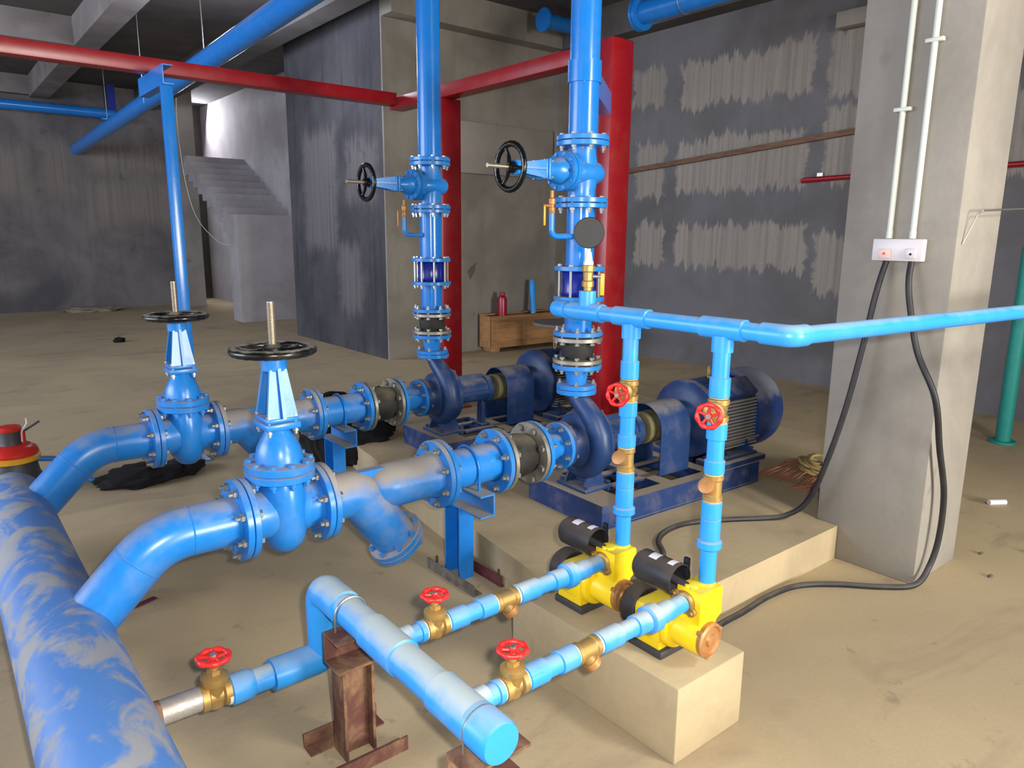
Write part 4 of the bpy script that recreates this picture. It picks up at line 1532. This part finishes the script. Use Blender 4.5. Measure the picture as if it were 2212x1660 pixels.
def hose(name, label, pts, r, mat, cat='cable'):
    P = [Vector(p) for p in pts]
    out = []
    n = len(P)
    for i in range(n - 1):
        p0, p1, p2, p3 = P[max(i - 1, 0)], P[i], P[i + 1], P[min(i + 2, n - 1)]
        for k in range(10):
            u = k / 10
            out.append(0.5 * ((2 * p1) + (-p0 + p2) * u + (2 * p0 - 5 * p1 + 4 * p2 - p3) * u * u + (-p0 + 3 * p1 - 3 * p2 + p3) * u ** 3))
    out.append(P[-1])
    o = MB().tube(out, r, 12).build(name, M[mat])
    return tag(o, label, cat)
hose('power_cable', 'black rubber cable hanging from the socket to the plinth behind the pumps',
     [(3.222, 1.455, 1.404), (3.20, 1.462, 1.33), (3.18, 1.47, 1.23), (3.17, 1.49, 1.05), (3.15, 1.53, 0.75), (3.14, 1.59, 0.48), (3.14, 1.66, 0.28), (3.10, 1.74, 0.195), (3.02, 1.81, 0.177), (2.88, 1.90, 0.176), (2.70, 1.99, 0.176), (2.55, 2.00, 0.176), (2.42, 1.95, 0.176), (2.32, 1.84, 0.177), (2.20, 1.76, 0.176), (2.02, 1.74, 0.178), (1.90, 1.735, 0.24), (1.80, 1.72, 0.325), (1.756, 1.68, 0.34)], 0.0125, 'cable')
hose('power_cable', 'black rubber cable hanging from the socket to the floor, crossing the bright column edge',
     [(3.222, 1.352, 1.404), (3.20, 1.345, 1.33), (3.19, 1.325, 1.23), (3.18, 1.27, 1.04), (3.18, 1.18, 0.86), (3.25, 1.165, 0.64), (3.335, 1.155, 0.42), (3.345, 1.155, 0.22), (3.31, 1.165, 0.09), (3.22, 1.18, 0.022), (3.10, 1.27, 0.013), (2.96, 1.41, 0.013), (2.82, 1.50, 0.013), (2.64, 1.525, 0.013), (2.44, 1.515, 0.013), (2.26, 1.51, 0.013), (2.05, 1.45, 0.02), (1.92, 1.38, 0.12), (1.84, 1.36, 0.27), (1.756, 1.36, 0.34)], 0.0125, 'cable')

# bent wire and red hanging wires on the column
bw = MB().tube(fillet([(3.30, 1.197, 1.478), (3.33, 1.165, 1.60), (3.34, 1.15, 1.612), (3.80, 1.15, 1.632), (4.1, 1.15, 1.66)], 0.012, 6), 0.0035, 8).build('bent_wire', M['steel'])
tag(bw, 'thin bent steel wire sticking out of the bright column face at right', 'wire')
# red wires hang on the far right side of the column
hose('red_wire', 'loop of red wire hanging on the right side of the column', [(3.70, 1.30, 1.42), (3.715, 1.30, 1.25), (3.735, 1.29, 1.10), (3.735, 1.285, 0.95), (3.715, 1.29, 0.84), (3.70, 1.30, 0.78)], 0.007, 'redwire', 'wire')
rh = thing('red_wall_pipe', 'thin red pipe on the wall at the right edge, right of the column', 'pipe', (7.07, 2.6, 2.13))
b = MB()
b.cyl((0, -3.3, 0.02), (0, 1.5, -0.06), 0.024, 16)
b.build('pipe_barrel', M['red'], rh)
b = MB()
b.box((0.0, 1.3, -0.08), (0.029, 1.36, 0.0))
b.box((0.0, -1.9, -0.03), (0.029, -1.84, 0.05))
b.build('pipe_clip', M['steel'], rh)
rd = thing('red_drop_pipe', 'slanting red pipe behind the column at the top right edge', 'pipe', (6.6, 1.72, 3.0))
b = MB()
b.cyl((0, 0.12, -0.62), (0, -0.10, 0.86), 0.035, 16)
b.build('pipe_barrel', M['red'], rd)
b = MB()
b.box((-0.05, -0.16, 0.85), (0.05, -0.04, 0.862))
b.build('end_plate', M['red'], rd)
tp = thing('teal_pipe', 'teal upright pipe cut by the right edge of the frame', 'pipe', (6.2, 1.80, 0))
b = MB()
b.cyl((0, 0, 0.0), (0, 0, 1.45), 0.05, 20)
b.build('pipe_barrel', M['teal'], tp)
b = MB()
b.disc(0.09, 0, 0.02, None, 24)
b.build('flange', M['teal'], tp)

# wall rail and small bracket on the right wall
tl = thing('wall_rail', 'long brown timber rail slanting along the slurry patched right wall', 'rail', (7.06, 5.0, 2.37))
b = MB()
b.bbox((-0.012, -2.6, 0.150), (0.038, 1.75, 0.205), 0.003, Matrix.Rotation(math.radians(-4.0), 4, 'X') @ T(0, 0, -0.15))
b.build('rail_board', M['timber'], tl)
rs = MB().tube([(7.075, 4.12, 2.06), (7.075, 3.3, 2.085)], 0.022, 14).build('red_rail', M['red'])
tag(rs, 'short thin red pipe on the right wall beside the grey column', 'pipe')
lg = MB().bbox((6.95, 3.40, 3.42), (7.098, 3.84, 3.56), 0.006).build('wall_ledge', M['panel'])
tag(lg, 'pale concrete ledge high on the right wall beside the column', 'ledge')

# ================================================================== ROPE PILE
rp = thing('wire_bundle', 'bundle of reddish wires spread on the plinth beside the pump base', 'wire', (3.75, 2.03, 0.165))
random.seed(3)
b = MB()
for k in range(16):
    y0 = -0.16 + k * 0.022
    pts = []
    for i in range(9):
        u = i / 8
        pts.append((-0.14 + 0.50 * u + random.uniform(-.01, .01), y0 * (1 - 0.35 * u) + random.uniform(-.008, .008) + 0.03, 0.006 + 0.045 * math.sin(PI * u) * random.uniform(.4, 1)))
    b.tube(pts, 0.0045, 6)
b.build('wire_strands', M['rope'], rp)
b = MB()
for k in range(12):
    a0 = random.uniform(0, 6.28)
    R_ = random.uniform(0.035, 0.085)
    tl_ = random.uniform(-0.7, 0.7)
    pts = []
    for i in range(20):
        a = a0 + 2 * PI * i / 20
        p = Vector((R_ * 1.25 * math.cos(a), R_ * 0.9 * math.sin(a), 0.03 + 0.3 * R_ * math.sin(a + tl_) + 0.006 * k))
        pts.append(p + Vector((0.10 + random.uniform(-.003, .003), -0.02 + 0.03 * math.sin(k), 0)))
    b.tube([(p.x, p.y, max(p.z, 0.009)) for p in pts], 0.0085, 6, None, False, True)
b.build('coil', M['rope2'], rp)
b = MB()
for k in range(6):
    pts = []
    ph = random.uniform(0, 2)
    for i in range(13):
        u = i / 12
        pts.append((-0.22 + 0.42 * u, -0.05 - 0.045 * k * math.sin(PI * u) - 0.05 * math.sin(2.2 * u * PI + ph) * (k % 2), 0.005 + (0.10 * math.sin(PI * u) if k == 5 else 0.0)))
    b.tube(pts, 0.003, 6)
b.build('loose_wire', M['rope'], rp)

# ================================================================== BLACK BAG, HEAP, TOOL


def lump(mb, c, r, sx, sy, sz, seed, amp=0.25, fr=2.2):
    bm = bmesh.new()
    bmesh.ops.create_icosphere(bm, subdivisions=4, radius=1.0)
    for v in bm.verts:
        n_ = noise.fractal(v.co * fr + Vector((seed, seed * 2, 0)), 1.0, 2.0, 4)
        k = 1 + amp * n_ + amp * 0.45 * abs(noise.noise(v.co * 5 + Vector((seed, 0, 0))))
        v.co = Vector((c[0] + v.co.x * sx * r * k, c[1] + v.co.y * sy * r * k, max(0.001, c[2] + v.co.z * sz * r * k)))
    bm.verts.index_update()
    mb.add([v.co[:] for v in bm.verts], [[v.index for v in f.verts] for f in bm.faces])
    bm.free()


bg = thing('cloth_bag', 'black cloth bag slumped on the floor behind the farther suction pipe', 'bag', (2.10, 4.28, 0))
b = MB()
lump(b, (0.07, 0.02, 0.13), 0.19, 1.25, 0.95, 0.85, 1.3, 0.22)
lump(b, (-0.16, 0.10, 0.20), 0.17, 0.8, 0.9, 1.5, 4.1, 0.25)
lump(b, (0.25, 0.10, 0.26), 0.13, 1.0, 1.0, 1.5, 7.7, 0.25)
b.build('bag_body', M['bag'], bg, 60)
b = MB()
b.tube(fillet([(-0.22, 0.0, 0.30), (-0.30, -0.10, 0.20), (-0.26, -0.18, 0.06), (-0.22, -0.26, 0.012), (-0.10, -0.30, 0.012)], 0.08), 0.014, 8)
b.tube(fillet([(-0.26, 0.06, 0.40), (-0.16, 0.0, 0.50), (-0.02, 0.04, 0.47), (0.05, 0.06, 0.36)], 0.05), 0.016, 8)
b.build('strap', M['bag'], bg)
hp = thing('cloth_heap', 'flat dark heap on the floor under the farther suction elbow', 'cloth', (0.93, 4.75, 0))
b = MB()
lump(b, (0.0, 0.0, 0.035), 0.20, 1.25, 0.8, 0.30, 2.2, 0.25)
lump(b, (0.22, 0.03, 0.03), 0.14, 1.0, 0.9, 0.35, 5.2, 0.25)
b.build('heap_body', M['bag'], hp, 60)

tm = thing('test_machine', 'small red and yellow machine on the floor at the left edge', 'machine', (0.30, 5.0, 0))
b = MB()
b.lathe([(0.10, 0.0), (0.125, 0.01), (0.13, 0.10), (0.12, 0.16), (0.11, 0.185)], None, 32)
for k in range(3):
    a = k * 2.1
    b.bbox((0.115 * math.cos(a) - 0.02, 0.115 * math.sin(a) - 0.02, 0.0), (0.115 * math.cos(a) + 0.02, 0.115 * math.sin(a) + 0.02, 0.10), 0.004)
b.build('motor_base', M['toolgrey'], tm)
b = MB()
b.lathe([(0.112, 0.185), (0.138, 0.190), (0.140, 0.215), (0.130, 0.222)], None, 36)
b.build('yellow_band', M['toolyellow'], tm)
b = MB()
b.lathe([(0.130, 0.222), (0.134, 0.235), (0.122, 0.262), (0.095, 0.280), (0.062, 0.286)], None, 36)
b.cyl((0.058, -0.02, 0.282), (0.058, -0.02, 0.355), 0.016, 14)
b.build('red_housing', M['toolred'], tm)
b = MB()
b.lathe([(0.060, 0.286), (0.056, 0.30), (0.056, 0.365)], None, 24)
b.build('grey_cylinder', M['toolgrey'], tm)
b = MB()
b.lathe([(0.058, 0.365), (0.060, 0.368), (0.060, 0.385), (0.052, 0.392), (0.0, 0.394)], None, 24)
b.build('red_cap', M['toolred'], tm)
b = MB()
b.tube(fillet([(0.052, -0.040, 0.300), (0.055, -0.042, 0.36), (0.085, -0.04, 0.405), (0.085, -0.04, 0.435)], 0.02), 0.0045, 8)
b.build('wire', M['ptfe'], tm)
b = MB()
b.cyl((0.060, -0.02, 0.352), (0.150, -0.02, 0.405), 0.006, 8)
b.build('lever', M['toolgrey'], tm)
b = MB()
b.tube(fillet([(0.12, 0.0, 0.175), (0.20, -0.02, 0.165), (0.30, -0.08, 0.12), (0.36, -0.12, 0.02), (0.50, -0.16, 0.017)], 0.05), 0.016, 12)
b.build('outlet_hose', M['blue'], tm)

# ================================================================== CRATE AND THINGS BY THE FRONT WALL
ct = thing('wooden_crate', 'pale wooden crate with plank battens by the front wall', 'crate', (5.65, 7.42, 0))
L_, D_, zb_, zt_ = 1.40, 0.29, 0.06, 0.47
for (lo, hi, nm, mt) in (((0, 0.012, zb_), (L_, 0.024, zt_), 'front_panel', 'wood'), ((0, D_ - 0.024, zb_), (L_, D_ - 0.012, zt_), 'back_panel', 'wood'),
                         ((0.012, 0.024, zb_), (0.024, D_ - 0.024, zt_), 'end_panel', 'wood'), ((L_ - 0.024, 0.024, zb_), (L_ - 0.012, D_ - 0.024, zt_), 'end_panel', 'wood'),
                         ((0.024, 0.024, zb_), (L_ - 0.024, D_ - 0.024, zb_ + 0.015), 'bottom', 'wood')):
    MB().box(lo, hi).build(nm, M[mt], ct)
for (lo, hi) in (((0, 0, zt_ - 0.075), (L_, 0.012, zt_)), ((0, 0, zb_), (L_, 0.012, zb_ + 0.075)), ((0, 0, zb_ + 0.075), (0.07, 0.012, zt_ - 0.075)), ((0.56, 0, zb_ + 0.075), (0.66, 0.012, zt_ - 0.075)), ((L_ - 0.07, 0, zb_ + 0.075), (L_, 0.012, zt_ - 0.075)),
                 ((0, 0.012, zb_), (0.012, 0.08, zt_)), ((0, D_ - 0.08, zb_), (0.012, D_ - 0.012, zt_)), ((0, 0.08, zt_ - 0.07), (0.012, D_ - 0.08, zt_)), ((0, 0.08, zb_), (0.012, D_ - 0.08, zb_ + 0.07))):
    MB().box(lo, hi).build('batten', M['wooddark'], ct)
for (x0_, x1_) in ((0.0, 0.40), (0.74, 1.12)):
    MB().bbox((x0_, D_ - 0.10, zt_), (x1_, D_ - 0.012, zt_ + 0.018), 0.002).build('lid_plank', M['wooddark'], ct)
MB().bbox((0.024, 0.024, zt_ - 0.03), (L_ - 0.024, D_ - 0.024, zt_ - 0.012), 0.002).build('lid', M['wood'], ct)
for x_ in (0.06, L_ - 0.15):
    MB().bbox((x_, 0.02, 0), (x_ + 0.09, D_ - 0.02, zb_), 0.003).build('foot', M['wooddark'], ct)
zc = zt_ - 0.012
bo = thing('red_bottle', 'crimson bottle shaped extinguisher standing on the wooden crate', 'bottle', (5.90, 7.52, zc))
b = MB()
b.lathe([(0.055, 0), (0.062, 0.006), (0.062, 0.20), (0.054, 0.245), (0.034, 0.262), (0.030, 0.27)], None, 28)
b.build('bottle_body', M['bottle'], bo)
b = MB()
b.lathe([(0.030, 0.27), (0.034, 0.275), (0.034, 0.305), (0.026, 0.31), (0, 0.311)], None, 20)
b.build('cap', M['red'], bo)
bc = thing('blue_tube', 'light blue tube leaning on the wooden crate against the wall', 'tube', (6.42, 7.50, zc), (math.radians(-12), math.radians(6), 0))
b = MB()
b.lathe([(0.0, 0.012), (0.040, 0.012), (0.040, 0.40), (0.036, 0.44), (0.022, 0.462), (0, 0.468)], None, 24)
b.build('tube_body', M['pvc'], bc)
b = MB()
b.lathe([(0.036, 0.006), (0.036, 0.030)], None, 20)
b.build('collar', M['steel'], bc)
dt = thing('round_table', 'grey round disc topped stand in front of the wooden crate', 'table', (5.95, 6.35, 0))
b = MB()
b.disc(0.40, 0.455, 0.490, None, 48, 0.006)
b.build('disc_top', M['discgrey'], dt)
b = MB()
b.lathe([(0.16, 0), (0.17, 0.02), (0.06, 0.04), (0.05, 0.40), (0.14, 0.455)], None, 28)
b.build('pedestal', M['toolgrey'], dt)

# thin white cord in front of the stair and hanger wires under the ceiling
hose('white_cord', 'thin pale cord sagging in front of the stair', [(3.98, 14.6, 3.87), (3.95, 14.55, 3.3), (4.0, 14.5, 2.4), (4.10, 14.3, 1.75), (4.22, 13.6, 1.35), (4.212, 12.9, 1.30)], 0.006, 'conduit', 'cord')
for (x, y, zlow, lab) in ((1.9, 10.2, 3.35, 'thin hanger wire under the ceiling above the left red beam'),):
    o = MB().cyl((x + 0.5, y, zlow - 0.3), (x + 0.5, y, 4.22), 0.004, 6).build('hanger_wire', M['steel'])
    tag(o, lab, 'wire')

# ================================================================== FLOOR SCRAPS
random.seed(11)


def scrap(name, label, loc, sz, mat, cat, seed):
    b = MB()
    lump(b, (0, 0, sz[2] * 0.4), 1.0, sz[0], sz[1], sz[2], seed, 0.35, 1.6)
    o = b.build(name, M[mat])
    o.location = loc
    return tag(o, label, cat)


b = MB()
b.bbox((-0.05, -0.016, 0), (0.05, 0.016, 0.003), 0.001, Matrix.Rotation(0.35, 4, 'Z'))
o = b.build('tape_scrap', M['redprimer'])
o.location = (0.565, 3.10, 0)
tag(o, 'faded red scrap on the floor between header and nearer elbow', 'scrap')
o = MB().cyl((-0.05, 0, 0.016), (0.05, 0, 0.016), 0.016, 14).build('bottle_scrap', M['label'])
o.location = (4.68, 1.34, 0)
o.rotation_euler = (0, 0, -0.6)
tag(o, 'pale scrap of pipe lying on the dark floor at right', 'scrap')
scrap('rubble_piece', 'small brown lump on the floor at the right edge', (4.06, 0.98, 0), (0.018, 0.014, 0.012), 'wooddark', 'rubble', 1.0)
scrap('rubble_piece', 'small dark chip on the floor right of the column foot', (3.86, 1.14, 0), (0.016, 0.008, 0.006), 'greysteel', 'rubble', 2.0)
scrap('rubble_piece', 'small flat chip on the floor in front of the column', (3.62, 1.02, 0), (0.018, 0.008, 0.006), 'greysteel', 'rubble', 3.0)
scrap('rubble_heap', 'low pale rubble heap at the foot of the far back wall', (2.55, 15.9, 0), (0.45, 0.22, 0.07), 'chip', 'rubble', 4.0)
scrap('rubble_piece', 'dark stone lying alone on the floor of the hall', (2.05, 11.2, 0), (0.07, 0.05, 0.05), 'bag', 'rubble', 5.0)
scrap('rubble_piece', 'tiny yellowish chip on the floor behind the nearer strainer', (2.12, 3.42, 0), (0.022, 0.010, 0.006), 'wood', 'rubble', 6.0)

# things of one kind share a group phrase
_g = {}
for o in col.objects:
    if o.parent is None and 'category' in o:
        _g.setdefault(o.name.split('.')[0], []).append(o)
_ph = {'gate_valve': 'blue flanged gate valves', 'suction_elbow': 'blue suction elbows', 'strainer': 'blue strainers', 'flanged_spool': 'short blue flanged pipes',
       'rubber_joint': 'black rubber joints', 'pipe_reducer': 'blue reducers', 'pipe_support': 'blue pipe supports', 'pump_set': 'dark blue pump sets',
       'check_valve': 'cobalt check valves', 'riser_spool': 'riser pieces with bleed branch', 'riser_pipe': 'tall riser pipes', 'brass_valve': 'brass valves with red wheels',
       'brass_strainer': 'brass strainers', 'branch_pipe': 'plastic branch pipe pieces', 'discharge_pipe': 'upright plastic pipe pieces', 'booster_pump': 'yellow booster pumps',
       'manifold_support': 'rusty manifold supports', 'conduit': 'white conduits on the column', 'power_cable': 'black power cables', 'rubble_piece': 'loose chips on the floor'}
for k, v in _g.items():
    if len(v) > 1 and k in _ph:
        for o in v:
            o['group'] = _ph[k]
